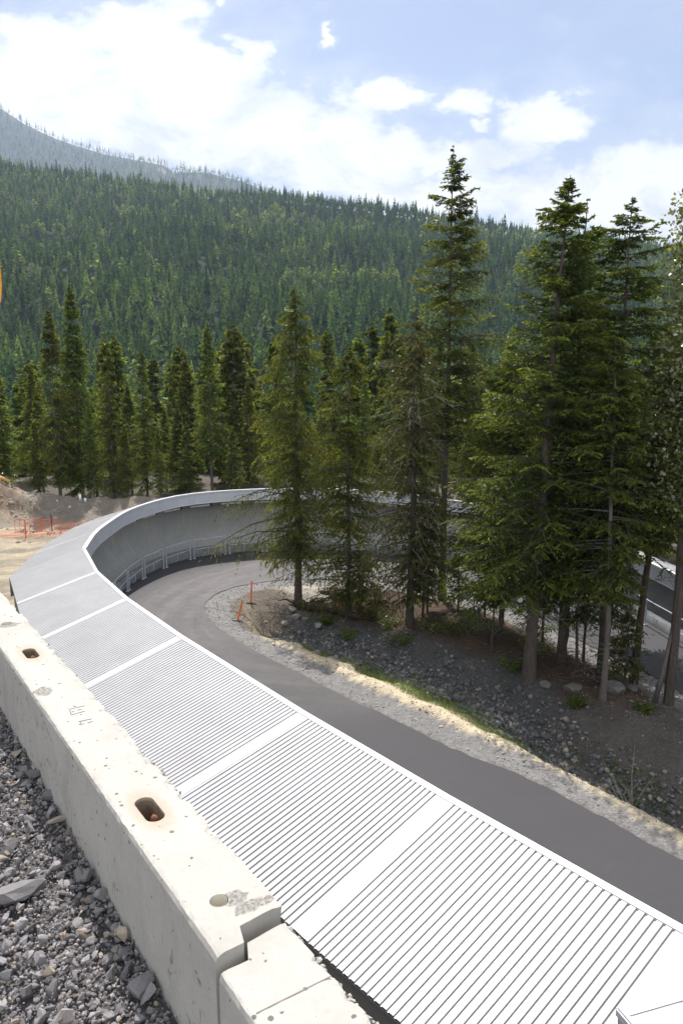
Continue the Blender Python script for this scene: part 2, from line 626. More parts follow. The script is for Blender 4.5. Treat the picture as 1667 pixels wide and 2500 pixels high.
M_net = simple('orange_plastic_net', (0.62, 0.17, 0.09), 0.6, 0, 0.2, 12)
M_orange = simple('orange_marker_paint', (0.75, 0.11, 0.035), 0.6, 0, 0.2, 12)
M_wood = simple('weathered_wood', (0.34, 0.25, 0.17), 0.85, 0, 0.3, 20)
M_cutwood = simple('fresh_cut_wood', (0.66, 0.36, 0.14), 0.8, 0, 0.2, 10)
M_white = simple('white_plastic', (0.75, 0.75, 0.75), 0.4)
M_gravel = stone_mat('crushed_rock', (0.118, 0.112, 0.116), (0.255, 0.242, 0.246))
M_riprap = stone_mat('riprap_rock', (0.065, 0.068, 0.072), (0.165, 0.165, 0.165))
M_tanrock = stone_mat('tan_rock', (0.22, 0.20, 0.165), (0.37, 0.335, 0.275))
M_darkb = simple('shaded_boulder_rock', (0.13, 0.125, 0.112), 0.9, 0, 0.3, 6, 0.6, 20)
M_boulder = simple('boulder_rock', (0.23, 0.22, 0.195), 0.9, 0, 0.25, 5, 0.6, 20)
M_bark = bark_mat('conifer_bark', (0.045, 0.036, 0.030), (0.11, 0.090, 0.075))
M_barkgrey = bark_mat('grey_bark', (0.075, 0.065, 0.058), (0.16, 0.14, 0.125))
M_deadwood = bark_mat('pale_dead_wood', (0.20, 0.18, 0.15), (0.38, 0.34, 0.29))
M_root = bark_mat('root_wood', (0.030, 0.020, 0.014), (0.085, 0.055, 0.036))
G = lambda *a: [(p, (r, g, b)) for p, r, g, b in a]
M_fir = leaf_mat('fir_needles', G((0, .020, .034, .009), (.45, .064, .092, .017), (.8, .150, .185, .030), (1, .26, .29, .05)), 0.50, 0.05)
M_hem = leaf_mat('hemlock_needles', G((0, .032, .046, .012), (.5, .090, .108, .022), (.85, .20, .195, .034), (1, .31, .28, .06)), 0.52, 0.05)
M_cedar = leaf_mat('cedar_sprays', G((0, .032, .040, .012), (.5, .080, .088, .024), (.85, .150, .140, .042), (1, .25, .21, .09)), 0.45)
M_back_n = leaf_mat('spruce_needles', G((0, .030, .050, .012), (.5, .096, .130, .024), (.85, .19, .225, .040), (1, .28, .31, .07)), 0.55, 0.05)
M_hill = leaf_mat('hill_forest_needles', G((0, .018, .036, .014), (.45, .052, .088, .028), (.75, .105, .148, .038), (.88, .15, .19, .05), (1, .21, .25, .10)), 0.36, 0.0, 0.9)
M_broad = leaf_mat('broad_leaves', G((0, .07, .10, .025), (.5, .13, .175, .045), (.8, .22, .25, .09), (1, .50, .52, .42)), 0.42, 0.2, 0.25)
M_grass = leaf_mat('grass_blades', G((0, .05, .09, .014), (.5, .09, .16, .022), (.8, .20, .22, .07), (1, .36, .31, .15)), 0.35)

# ------------------------------------------------------------------ plan of the bend (metres)
ROAD_IN = [(14.0, 5.6), (9.5, 11.0), (7.15, 13.9), (5.83, 15.66), (4.63, 17.17), (2.98, 18.68), (1.61, 20.29), (.01, 22.01), (-1.22, 23.54), (-2.92, 25.55),
           (-4.86, 28.24), (-5.79, 30.31), (-6.04, 31.7), (-5.76, 33.21), (-4.91, 34.44), (-3.41, 35.31), (-2.25, 35.53), (0, 35.6),
           (2.5, 34.9), (5, 33.2), (7.2, 30.7), (8.6, 28.2), (9.55, 25.87), (10.42, 23.85), (10.85, 22.4), (11.1, 20), (11.2, 16), (11.2, 8)]
# eave of the canopy (x, y, z) followed from beside the camera round the bend
EAVE_NEAR = [(8.6, 2.3, 3.6), (6.4, 4.9, 3.6), (4.03, 7.70, 3.6), (1.66, 10.46, 3.6), (-0.66, 13.31, 3.6), (-3.95, 17.59, 3.6), (-6.21, 20.76, 3.6), (-8.05, 23.74, 3.6), (-9.65, 27.16, 3.6)]
BACK_NEAR = [(5.2, 0.3, 3.1), (3.0, 3.1, 3.15), (0.65, 6.86, 3.15), (-0.41, 8.33, 3.1), (-2.71, 11.39, 3.1), (-5.72, 15.72, 3.1), (-7.89, 18.97, 3.1), (-9.97, 21.75, 3.1), (-11.49, 25.15, 3.1)]
BACK_NEAR[1:3] = [(4.05, 3.05, 3.1), (1.74, 5.69, 3.08)]
for _i in range(3, 9):
    _e = Vector(EAVE_NEAR[_i]); _b = Vector(BACK_NEAR[_i])
    _d = _b - _e
    BACK_NEAR[_i] = tuple(_e + _d * ({6: 3.0, 7: 2.72, 8: 2.9}.get(_i, 3.15) / math.hypot(_d.x, _d.y)))
EAVE_FAR = [(-9.68, 27.30, 3.55), (-10.14, 29.9, 3.58), (-10.24, 31.96, 3.6), (-10.19, 35.2, 3.6), (-9.34, 38.3, 3.6), (-8.0, 40.2, 3.6), (-5.76, 41.4, 3.6), (-3.3, 41.9, 3.6),
            (-.6, 41.8, 3.6), (2.04, 41.1, 3.55), (5.2, 39.9, 3.4), (8.2, 38.1, 3.1), (10.3, 36.3, 2.8), (11.5, 33.9, 2.6), (12.2, 31.2, 2.5), (12.6, 28.6, 2.5), (12.9, 26.2, 2.45), (13.2, 22, 2.4), (13.4, 16, 2.4), (13.4, 9, 2.4)]
road_in = catmull([(*p, 0) for p in ROAD_IN], 8)
eave_far = catmull(EAVE_FAR, 8)
curb = [Vector((p[0], p[1], 0)) for p in EAVE_NEAR] + [Vector((p.x, p.y, 0)) for p in eave_far[2:]]
road_poly = [(p.x, p.y) for p in curb] + [(p.x, p.y) for p in reversed(road_in)]
near_edge = [(p.x, p.y) for p in road_in if p.y < 36 and (p.x < 0 or p.y < 24)][:99]
near_edge = [(p.x, p.y) for p in catmull([(*p, 0) for p in ROAD_IN[:13]], 5)]
island_poly = [(p.x, p.y) for p in road_in]
DITCH = [(-2.6, 28.9), (-1.6, 28.6), (1.0, 26.4), (3.0, 24.5), (4.7, 22.6), (5.8, 20.3), (6.7, 18.1), (7.7, 16.5), (8.8, 15.0), (12, 11.5)]
RIDGE = np.array([(-1.2, .30), (-0.70, .295), (-0.4617, 0.2745), (-0.4311, 0.2697), (-0.3284, 0.2576), (-0.2253, 0.2444), (-0.1476, 0.2356), (-0.0748, 0.2332), (0.0086, 0.2234), (0.0871, 0.2135), (0.1923, 0.1962), (0.2451, 0.1887), (0.351, 0.1762), (0.44, 0.1637), (0.4844, 0.1576), (.9, .10), (1.2, .09)])
RIDGE2 = np.array([(-1.2, .40), (-.7, .385), (-0.4644, 0.3575), (-0.4257, 0.3341), (-0.3965, 0.3152), (-0.3517, 0.2961), (-0.3011, 0.2817), (-0.2243, 0.2682), (-0.2143, 0.26), (-0.1728, 0.26), (-0.1213, 0.2478), (-0.0904, 0.2342), (-0.0384, 0.2184), (.1, .16), (.4, .10), (1.2, .05)])
Y_V, Y_R, Y_F = 190.0, 900.0, 3000.0


def height(x, y):
    x = np.asarray(x, float); y = np.asarray(y, float)
    z = 0.10 * fbm(x * 0.25, y * 0.25) - 0.04
    isl = in_poly(x, y, island_poly)
    onroad = in_poly(x, y, road_poly)
    dr = dist_poly(x, y, [(p.x, p.y) for p in road_in[::3]])
    # island: low berm next to the verge, riprap ditch, gently raised forest floor
    dn = dist_poly(x, y, near_edge)
    dd = dist_poly(x, y, DITCH)
    bc = 1.35 - .5 * sstep(4.5, 7, x)
    berm = 0.12 * np.exp(-((dn - bc) / 0.4) ** 2) * sstep(-4.5, -1.5, x)
    rise = 0.35 * sstep(4.0, 6.5, dn) * sstep(0.8, 2.5, dr)
    ditch = -(0.75 + 0.25 * sstep(3, 7, x)) * np.exp(-(dd / 1.05) ** 2) * sstep(0.7, 1.6, dr)
    lump = 0.30 * fbm(x * 1.1, y * 1.1, 4) * sstep(0.7, 2.5, dr)
    hollow = -0.55 * np.exp(-(((x + 3.0) / .8) ** 2 + ((y - 29.9) / .7) ** 2))
    z = np.where(isl, z * sstep(0, .8, dr) - 0.02 + berm + rise + ditch + lump + hollow + 0.03 * fbm(x * 5, y * 5, 3) * sstep(0.1, .6, dr), z)
    z = np.where(onroad, -0.03, z)
    # dirt lot on the left and its spoil heaps
    left = sstep(-11, -14, x) * sstep(26, 34, y)
    z = z + left * (0.35 * fbm(x * 0.22, y * 0.22) + 0.10 * fbm(x * 1.3, y * 1.3, 4))
    z = z + 2.5 * np.exp(-(((x + 25.0) / 3.6) ** 2 + ((y - 51.5) / 2.4) ** 2)) * (1 + 0.45 * fbm(x * .9, y * .9, 5))
    z = z + 1.05 * np.exp(-(((x + 19.5) / 4.5) ** 2 + ((y - 53.0) / 2.2) ** 2)) * (1 + 0.4 * fbm(x * .8, y * .8, 5))
    z = z + 1.0 * np.exp(-(((x + 13.5) / 4.0) ** 2 + ((y - 54.0) / 2.2) ** 2))
    # terrace the camera stands on, with its steep bank
    s = .817 * x + .577 * y
    bank = 1 - np.clip((s - 0.98) / 2.2, 0, 1)
    zt = 7.92 + 0.02 * fbm(x * 2, y * 2)
    behind = (s < 3.3) & (y < 150)
    z = np.where(behind, z * (1 - bank) + zt * bank, z)
    # valley and hillside
    rx = np.clip(x / Y_R, -1.2, 1.2)
    zr = 10 + Y_R * np.interp(rx, RIDGE[:, 0], RIDGE[:, 1]) - 8.5
    drop = sstep(72, Y_V, y)
    big = fbm(x / 130.0 + 3, y / 130.0, 4)
    t = np.clip((y - Y_V) / (Y_R - Y_V), 0, 1)
    hill = -34 + (zr + 34) * (0.80 * t + 0.20 * t * t) + big * 26 * np.sin(t * math.pi) ** 0.8
    z = np.where(y > 72, z * (1 - drop) + hill * drop, z)
    t2 = np.clip((y - Y_R) / 500.0, 0, 1)
    z = np.where(y > Y_R, zr - 90 * t2, z)
    rx2 = np.clip(x / Y_F, -1.2, 1.2)
    zf = 10 + Y_F * np.interp(rx2, RIDGE2[:, 0], RIDGE2[:, 1]) - 10
    t3 = np.clip((y - 1400) / (Y_F - 1400), 0, 1)
    zz = (zr - 90) * (1 - t3) + zf * t3 + fbm(x / 300.0, y / 300.0, 4) * 60 * np.sin(t3 * math.pi)
    z = np.where(y > 1400, zz, z)
    z = np.where(y > Y_F, zf - (y - Y_F) * 0.25, z)
    return z


def hz(x, y):
    return float(height(np.array([x]), np.array([y]))[0])


# ------------------------------------------------------------------ ground
def axis(lo, fine_lo, fine_hi, hi, step, grow):
    a = list(np.arange(fine_lo, fine_hi, step))
    s = step; v = a[-1]
    while v < hi:
        s *= grow; v += s; a.append(v)
    s = step; v = a[0]; pre = []
    while v > lo:
        s *= grow; v -= s; pre.append(v)
    return np.array(pre[::-1] + a)


gx = axis(-2300, -28, 16, 2300, 0.22, 1.06)
gy = axis(-200, 0, 58, 3150, 0.22, 1.035)
GX, GY = np.meshgrid(gx, gy)
GZ = height(GX, GY)
GZ = GZ - 3.0 * sstep(150, 200, GY)
# keep the ground grid under the road and the gravel terrace
zone = np.zeros((*GX.shape, 4)); zone[..., 3] = 1


def setc(mask, c):
    for k in range(3):
        zone[..., k] = zone[..., k] * (1 - mask) + c[k] * mask


one = np.ones_like(GX)
setc(one, (0.010, 0.016, 0.008))                                   # forest floor far off
near = (GY < 75)
setc(near * 1.0, (0.11, 0.095, 0.080))
isl = in_poly(GX, GY, island_poly)
dr = dist_poly(GX, GY, [(p.x, p.y) for p in road_in[::2]])
dn = dist_poly(GX, GY, near_edge)
dd = dist_poly(GX, GY, DITCH)
nz = fbm(GX * 0.8, GY * 0.8, 4)
nzf = fbm(GX * 3.1, GY * 3.1, 3)
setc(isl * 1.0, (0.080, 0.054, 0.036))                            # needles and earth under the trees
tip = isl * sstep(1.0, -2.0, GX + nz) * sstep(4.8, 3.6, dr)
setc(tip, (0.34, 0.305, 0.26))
setc(isl * sstep(4.6, 3.4, dn + nz), (0.120, 0.100, 0.078))
setc(isl * sstep(2.4, 1.4, dd + nzf * 0.6) * sstep(-3, -1.5, GX), (0.085, 0.082, 0.078))
bcg = 1.35 - .5 * sstep(4.5, 7, GX)
tanm = isl * sstep(-5.0, -2.0, GX) * sstep(-.35, -.2, dn - bcg + nzf * .12) * sstep(.75, .3, dn - bcg + nzf * .3)
setc(tanm, (0.52, 0.44, 0.31))
setc(isl * sstep(-1.5, 1.0, GX) * sstep(7.4, 5.6, GX) * sstep(1.7, 2.0, dn + nz * .3) * sstep(3.3, 2.6, dn + nz * .3), (0.24, 0.225, 0.15))
setc(isl * (1 - np.clip(tanm, 0, 1)) * sstep(1.25, 1.0, dr + nzf * .15), (0.20, 0.192, 0.188))
setc(isl * sstep(5.2, 6.2, GX) * sstep(2.0, 3.0, dn) * sstep(22, 20, GY), (0.10, 0.088, 0.076))
ss = .817 * GX + .577 * GY
setc(((ss < 1.2) & (GY < 150)) * 1.0, (0.16, 0.15, 0.148))
setc(((ss >= 1.2) & (ss < 4) & (GY < 60)) * 1.0, (0.12, 0.11, 0.10))
lot = sstep(-10.5, -12.0, GX) * sstep(22, 26, GY) * sstep(58, 54, GY)
setc(lot, (0.235, 0.205, 0.160))
trk = np.clip(fbm((GX + GY * .7) * 0.35, (GY - GX * .5) * 1.3, 3) * 2.2 + 0.4, 0, 1)
setc(lot * trk * 0.8, (0.42, 0.36, 0.26))
mound = lot * sstep(-21.5, -24, GX + nz) * sstep(48.5, 49.8, GY + nz)
setc(mound, (0.24, 0.17, 0.13))
berm_m = lot * sstep(-23, -21, GX + nz) * sstep(48.5, 50.2, GY + nz)
setc(berm_m, (0.19, 0.165, 0.135))
setc(lot * np.exp(-((GY - 46.0 - nz) / 1.6) ** 2) * .6, (0.42, 0.30, 0.22))
cut = np.exp(-(((GX / GY + .215) / .012) ** 2 + ((GY - 2930) / 35) ** 2))
setc(cut, (0.36, 0.29, 0.24))
ni, nj = GX.shape
idx = np.arange(ni * nj).reshape(ni, nj)
F = np.stack([idx[:-1, :-1], idx[:-1, 1:], idx[1:, 1:], idx[1:, :-1]], -1).reshape(-1, 4)
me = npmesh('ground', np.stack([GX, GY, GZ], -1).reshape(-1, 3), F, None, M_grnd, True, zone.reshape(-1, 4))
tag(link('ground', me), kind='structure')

# road sheet
rng = random.Random(5)
inner = []
for i, p in enumerate(resample(road_in, 0.35)):
    inner.append(Vector((p.x + rng.uniform(-.035, .035), p.y + rng.uniform(-.035, .035), 0.0)))
outer = [Vector((p.x, p.y, 0)) for p in curb]
from mathutils.geometry import tessellate_polygon
poly = outer + list(reversed(inner))
tris = tessellate_polygon([poly])
me = bpy.data.meshes.new('road')
me.from_pydata([tuple(p) for p in poly], [], [tuple(t) for t in tris])
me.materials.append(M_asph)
o = link('road', me)
o.location.z = 0.0
tag(o, kind='structure')
if me.polygons[0].normal.z < 0:
    me.flip_normals()

# ------------------------------------------------------------------ rocks
def ico(sub):
    bm = bmesh.new()
    bmesh.ops.create_icosphere(bm, subdivisions=sub, radius=1)
    v = np.array([x.co[:] for x in bm.verts]); f = np.array([[y.index for y in x.verts] for x in bm.faces])
    bm.free()
    return v, f


IV, IF = ico(2)
IV1, IF1 = ico(1)


def rock_proto(rs, v, cuts=9, flat=0.75):
    v = v.copy() * np.array([1, rs.uniform(.6, .95), rs.uniform(.45, .8) * flat / .75])
    for _ in range(cuts):
        n = rs.normal(size=3); n /= np.linalg.norm(n)
        d = rs.uniform(.38, .75)
        e = v @ n - d
        v = v - np.outer(np.clip(e, 0, None), n)
    return v


rs = np.random.RandomState(11)
PROT = [rock_proto(rs, IV1) for _ in range(14)]
PROT2 = [rock_proto(rs, IV, 12) for _ in range(10)]
PROT3 = []
for _ in range(14):
    v_ = IV * np.array([1, rs.uniform(.55, .9), rs.uniform(.4, .75)])
    for _k in range(7):
        n_ = rs.normal(size=3); n_ /= np.linalg.norm(n_)
        e_ = v_ @ n_ - rs.uniform(.12, .5)
        v_ = v_ - np.outer(np.clip(e_, 0, None), n_)
    PROT3.append(v_ * 1.25)


def rand_rot(rs, n, tilt=0.5):
    a = rs.rand(n) * 2 * math.pi; b = rs.normal(size=n) * tilt; c = rs.normal(size=n) * tilt
    ca, sa, cb, sb, cc, sc = np.cos(a), np.sin(a), np.cos(b), np.sin(b), np.cos(c), np.sin(c)
    Rz = np.zeros((n, 3, 3)); Rz[:, 0, 0] = ca; Rz[:, 0, 1] = -sa; Rz[:, 1, 0] = sa; Rz[:, 1, 1] = ca; Rz[:, 2, 2] = 1
    Rx = np.zeros((n, 3, 3)); Rx[:, 0, 0] = 1; Rx[:, 1, 1] = cb; Rx[:, 1, 2] = -sb; Rx[:, 2, 1] = sb; Rx[:, 2, 2] = cb
    Ry = np.zeros((n, 3, 3)); Ry[:, 1, 1] = 1; Ry[:, 0, 0] = cc; Ry[:, 0, 2] = sc; Ry[:, 2, 0] = -sc; Ry[:, 2, 2] = cc
    return Rz @ Rx @ Ry


def rocks(name, pos, size, mat, rs, protos, faces, tilt=0.6, tint=None):
    n = len(pos)
    pr = np.stack(protos)[rs.randint(len(protos), size=n)]
    Rm = rand_rot(rs, n, tilt)
    v = np.einsum('nij,nkj->nki', Rm, pr * size[:, None, None]) + pos[:, None, :]
    k = pr.shape[1]
    f = faces[None] + (np.arange(n) * k)[:, None, None]
    tt = rs.rand(n) if tint is None else tint
    me = npmesh(name, v.reshape(-1, 3), f.reshape(-1, 3), np.repeat(tt, len(faces)), mat)
    return me


DIRB = np.array([-.577, .817]); PERB = np.array([.817, .577])     # along / across the barrier
rs = np.random.RandomState(3)
n = 13000
t_ = rs.uniform(0.9, 6.2, n); s_ = rs.uniform(-1.9, .76, n)
xy = t_[:, None] * DIRB + s_[:, None] * PERB
sz = np.clip(rs.lognormal(math.log(.0150), .50, n), .006, .045)
zz = 7.93 + rs.rand(n) * 0.03 + sz * .15
me = rocks('gravel', np.column_stack([xy, zz]), sz, M_gravel, rs, PROT3, IF)
tag(link('gravel', me), kind='stuff', label='grey crushed rock spread on the ground left of the barrier', cat='gravel')
n = 42000
xy = rs.uniform(0.9, 5.6, n)[:, None] * DIRB + rs.uniform(-1.5, .76, n)[:, None] * PERB
sz = np.clip(rs.lognormal(math.log(.0080), .35, n), .004, .016)
me = rocks('gravel_fines', np.column_stack([xy, 7.932 + rs.rand(n) * .022]), sz, M_gravel, rs, PROT, IF1)
tag(link('gravel_fines', me), kind='stuff', label='fine chippings filling the gaps of the crushed rock', cat='gravel')


def one_rock(name, pos, size, stretch, mat, label, seed, cat='rock', group=None, rz=0.0):
    r = np.random.RandomState(seed)
    v = rock_proto(r, IV, 12) * size * np.array(stretch)
    v = v + r.normal(size=v.shape) * size * 0.015
    me = npmesh(name, v, IF, np.full(len(IF), .35), mat)
    o = link(name, me)
    o.location = pos
    o.rotation_euler = (r.uniform(-.2, .2), r.uniform(-.2, .2), rz)
    return tag(o, label, cat, group)


one_rock('rock', (-1.30, 2.62, 7.975), .13, (1.35, .8, .5), M_gravel, 'largest flat grey slab of rock lying in the gravel by the left edge', 21, rz=.5)
one_rock('rock', (-.68, 2.17, 7.96), .062, (1.2, .95, .8), M_gravel, 'dark block of rock in the barrier shadow near the bottom edge', 22, rz=.9)
one_rock('rock', (-1.31, 3.11, 7.975), .045, (1.3, .8, .45), M_tanrock, 'pale cream stone half in the barrier shadow', 23, rz=.3)
one_rock('rock', (-1.45, 2.83, 7.975), .04, (1.4, .7, .5), M_tanrock, 'pale cream stone by the left edge above the big slab', 24, rz=.2)
one_rock('rock', (-1.05, 2.72, 7.98), .045, (1.1, .9, .8), M_gravel, 'chunky grey stone in the gravel right of the big flat slab', 25, rz=1.2)

# riprap in the ditch
rs = np.random.RandomState(9)
dl = resample([Vector((*p, 0)) for p in DITCH], 0.05)
n = 7000
k = rs.randint(len(dl) - 1, size=n)
P = np.array([(p.x, p.y) for p in dl])
off = rs.normal(size=(n, 2)) * 0.72
xy = P[k] + off
wd = dist_poly(xy[:, 0], xy[:, 1], DITCH)
dnr = dist_poly(xy[:, 0], xy[:, 1], near_edge)
keep = (wd < 1.55 + .5 * fbm(xy[:, 0], xy[:, 1], 3)) & (dnr > 1.7) & in_poly(xy[:, 0], xy[:, 1], island_poly) & (xy[:, 0] > -2.6)
xy = xy[keep]
sz = np.clip(rs.lognormal(math.log(.062), .40, len(xy)), .03, .2)
me = rocks('riprap', np.column_stack([xy, height(xy[:, 0], xy[:, 1]) + sz * .25]), sz, M_riprap, rs, PROT, IF1)
tag(link('riprap', me), kind='stuff', label='grey broken rock lining the ditch between the road and the trees', cat='riprap')

# loose stones: verge, tip of the island, sandy strip and lot
n = 16000
k = rs.randint(len(road_in) - 1, size=n)
P = np.array([(p.x, p.y) for p in road_in])
xy = P[k] + rs.normal(size=(n, 2)) * 1.6
dnr = dist_poly(xy[:, 0], xy[:, 1], [(p.x, p.y) for p in road_in[::2]])
keep = in_poly(xy[:, 0], xy[:, 1], island_poly) & (dnr > .12) & (dnr < 4.2)
xy = xy[keep]
sz = np.clip(rs.lognormal(math.log(.020), .55, len(xy)), .01, .10)
me = rocks('loose_stones', np.column_stack([xy, height(xy[:, 0], xy[:, 1]) + sz * .1]), sz, M_tanrock, rs, PROT, IF1, tint=rs.rand(len(xy)) * .7)
tag(link('loose_stones', me), kind='stuff', label='small loose stones scattered along the verge and the island tip', cat='stones')
n = 2600
xy = np.column_stack([rs.uniform(-31, -12.8, n), rs.uniform(43.5, 53, n)])
wgt = np.exp(-(((xy[:, 0] + 24.5) / 3.0) ** 2 + ((xy[:, 1] - 50.6) / 1.6) ** 2)) + .35 * np.exp(-((xy[:, 1] - 46) / .9) ** 2)
xy = xy[rs.rand(n) < wgt + .04]
sz = np.clip(rs.lognormal(math.log(.085), .55, len(xy)), .04, .35)
me = rocks('rubble', np.column_stack([xy, height(xy[:, 0], xy[:, 1]) + sz * .1]), sz, M_tanrock, rs, PROT, IF1, tint=rs.rand(len(xy)))
tag(link('rubble', me), kind='stuff', label='broken stones on the spoil heap and the bare lot at left', cat='rubble')

# boulders one can tell apart: (x, y, radius, label)
BLD = [(-1.93, 30.35, .27, 'largest pale boulder at the foot of the hemlock at the island tip'), (-2.40, 30.05, .24, 'pale rounded boulder second from the hollow near the marker stakes'),
       (-2.75, 29.75, .21, 'pale boulder on the rim of the dark hollow near the marker stakes'), (-1.55, 30.0, .18, 'small pale boulder between the tall pale boulder and the root'),
       (-2.15, 30.95, .24, 'pale boulder farthest back in the pile at the island tip'), (-1.0, 29.6, .22, 'grey boulder beside the tangled root under the hemlock'),
       (3.95, 23.5, .24, 'pale rounded boulder in the middle of the ditch'), (2.98, 23.45, .24, 'grey rounded boulder at the grassy edge of the ditch'),
       (3.3, 23.2, .17, 'small grey boulder beside the rounded one at the grassy ditch edge'), (8.58, 21.8, .46, 'big round boulder among the trunks at right'),
       (7.35, 22.2, .34, 'grey pointed boulder at the foot of the leaning trunks'), (6.6, 22.6, .22, 'flat pale rock just right of the thick fir trunk'),
       (-.9, 26.3, .12, 'tan boulder on the sandy strip beside the road'), (-.2, 25.5, .13, 'small tan boulder on the sandy strip beside the road'),
       (9.35, 22.4, .24, 'grey rock behind the slender leaning trunk at right')]
for i, (x, y, r, lb) in enumerate(BLD):
    one_rock('boulder', (x, y, hz(x, y) + r * (.35 if i < 6 else .15)), r, (1.15, 1, 1.0), M_boulder if i < 6 or i in (12, 13) else M_darkb, lb, 40 + i, 'boulder', 'boulders on the island', rz=i * 1.3)

# ------------------------------------------------------------------ the covered track
trackroot = empty('bobsleigh_track', (0, 0, 0), 0, 'curved concrete sliding track under a white ribbed metal canopy', 'sliding track')


def roof_panel(E0, E1, B0, B1, pitch=.108, band=.14, ends=(True, True), name='roof_panel', parent=None):
    """ribbed metal sheet between the eave E0-E1 and the back edge B0-B1; plain bands at both ends"""
    E0, E1, B0, B1 = map(Vector, (E0, E1, B0, B1))
    nrm = (E1 - E0).cross(B0 - E0).normalized()
    if nrm.z < 0: nrm = -nrm
    L = ((E1 - E0).length + (B1 - B0).length) / 2
    f0 = band / L if ends[0] else 0.0
    f1 = 1 - band / L if ends[1] else 1.0
    nr = max(1, int(round((f1 - f0) * L / pitch)))
    prof = [(0, 0)]
    if f0 > 0: prof.append((f0, 0))
    w_ = (f1 - f0) / nr
    g = .27
    dp = -.024
    for i in range(nr):
        a = f0 + i * w_
        prof += [(a + w_ * (.5 - g / 2 - .03), 0), (a + w_ * (.5 - g / 2), dp), (a + w_ * (.5 + g / 2), dp), (a + w_ * (.5 + g / 2 + .03), 0)]
    prof += [(f1, 0)] if f1 < 1 else []
    prof.append((1, 0))
    m = MB()
    pts = []
    for f, h in prof:
        e = E0.lerp(E1, f); b = B0.lerp(B1, f)
        ein = e.lerp(b, .036)
        pts.append((ein + nrm * h, b + nrm * h, ein + nrm * (h - .02)))
    for (e0, b0, _), (e1, b1, _2) in zip(pts, pts[1:]):
        m.quad(e0, e1, b1, b0)
    # underside
    d = nrm * -.07
    m.quad(E0 + d, B0 + d, B1 + d, E1 + d)
    # end flashing of the grooves
    m.quad(pts[0][0], pts[-1][0], pts[-1][0] + d, pts[0][0] + d)
    o = m.build(name, M_roof, parent)
    return o


def lerp_line(line, n):
    line = [Vector(p) for p in line]
    L = [0]
    for a, b in zip(line, line[1:]): L.append(L[-1] + (b - a).length)
    out = []
    for i in range(n):
        t = L[-1] * i / (n - 1)
        j = 0
        while j < len(L) - 2 and L[j + 1] < t: j += 1
        out.append(line[j].lerp(line[j + 1], (t - L[j]) / max(1e-6, L[j + 1] - L[j])))
    return out


# outward direction (away from the island) along a plan line
def outward(line):
    out = []
    for i in range(len(line)):
        a = line[max(0, i - 1)]; b = line[min(len(line) - 1, i + 1)]
        d = Vector((b.x - a.x, b.y - a.y, 0)).normalized()
        out.append(Vector((-d.y, d.x, 0)))
    return out


for i in range(len(EAVE_NEAR) - 1):
    plain = i == 0
    if plain:
        E0, E1, B0, B1 = map(Vector, (EAVE_NEAR[0], EAVE_NEAR[1], BACK_NEAR[0], BACK_NEAR[1]))
        roof_panel(E0, E1, B0, B1, parent=trackroot)
        continue
    if i == 1:
        # last ribs by the hood, then a wide plain sheet
        E0, E1, B0, B1 = map(Vector, (EAVE_NEAR[1], EAVE_NEAR[2], BACK_NEAR[1], BACK_NEAR[2]))
        m = MB()
        m.quad(E0, E1, B1, B0)
        m.quad(E0 - Vector((0, 0, .07)), B0 - Vector((0, 0, .07)), B1 - Vector((0, 0, .07)), E1 - Vector((0, 0, .07)))
        m.build('roof_panel', M_roof, trackroot)
        continue
    roof_panel(EAVE_NEAR[i], EAVE_NEAR[i + 1], BACK_NEAR[i], BACK_NEAR[i + 1], parent=trackroot, ends=(i > 2, i < len(EAVE_NEAR) - 2))
# seam covers on the joints (flat plates a little proud of the sheets)
for i in range(3, len(EAVE_NEAR) - 1):
    e = Vector(EAVE_NEAR[i]); b = Vector(BACK_NEAR[i])
    d1 = (Vector(EAVE_NEAR[i + 1]) - Vector(EAVE_NEAR[i - 1])).normalized()
    up_ = Vector((0, 0, .006))
    m = MB()
    e2 = e.lerp(b, .05)
    w_ = .125
    m.quad(e2 - d1 * w_ + up_, e2 + d1 * w_ + up_, b + d1 * w_ + up_, b - d1 * w_ + up_)
    k_ = Vector((0, 0, -.004))
    m.quad(e2 - d1 * w_ + up_, b - d1 * w_ + up_, b - d1 * w_ + up_ + k_, e2 - d1 * w_ + up_ + k_)
    m.quad(e2 + d1 * w_ + up_, b + d1 * w_ + up_, b + d1 * w_ + up_ + k_, e2 + d1 * w_ + up_ + k_)
    m.build('seam_plate', M_plate, trackroot)

# far bays round the bend
far_line = resample(eave_far, 1.12)
far_line.append(eave_far[-1])
fo = outward(far_line)
for i in range(len(far_line) - 1):
    E0, E1 = far_line[i], far_line[i + 1]
    def bk(e, o, k):
        w_ = 2.45
        t = e + o * w_
        t.z = e.z - .74
        return t
    B0 = bk(E0, fo[i], i); B1 = bk(E1, fo[i + 1], i + 1)
    kk = min(1, i / 4)
    B0 = Vector((-11.95, 25.9, 2.85)).lerp(B0, kk) if i < 4 else B0
    B1 = Vector((-11.95, 25.9, 2.85)).lerp(B1, min(1, (i + 1) / 4)) if i < 3 else B1
    # split each bay so the edge follows the curve
    sub = 3
    line = []
    es = [p for p in eave_far]
    roof_panel(E0, E1, B0, B1, parent=trackroot, pitch=.112, band=.11, ends=(i % 3 == 0, i % 3 == 2))

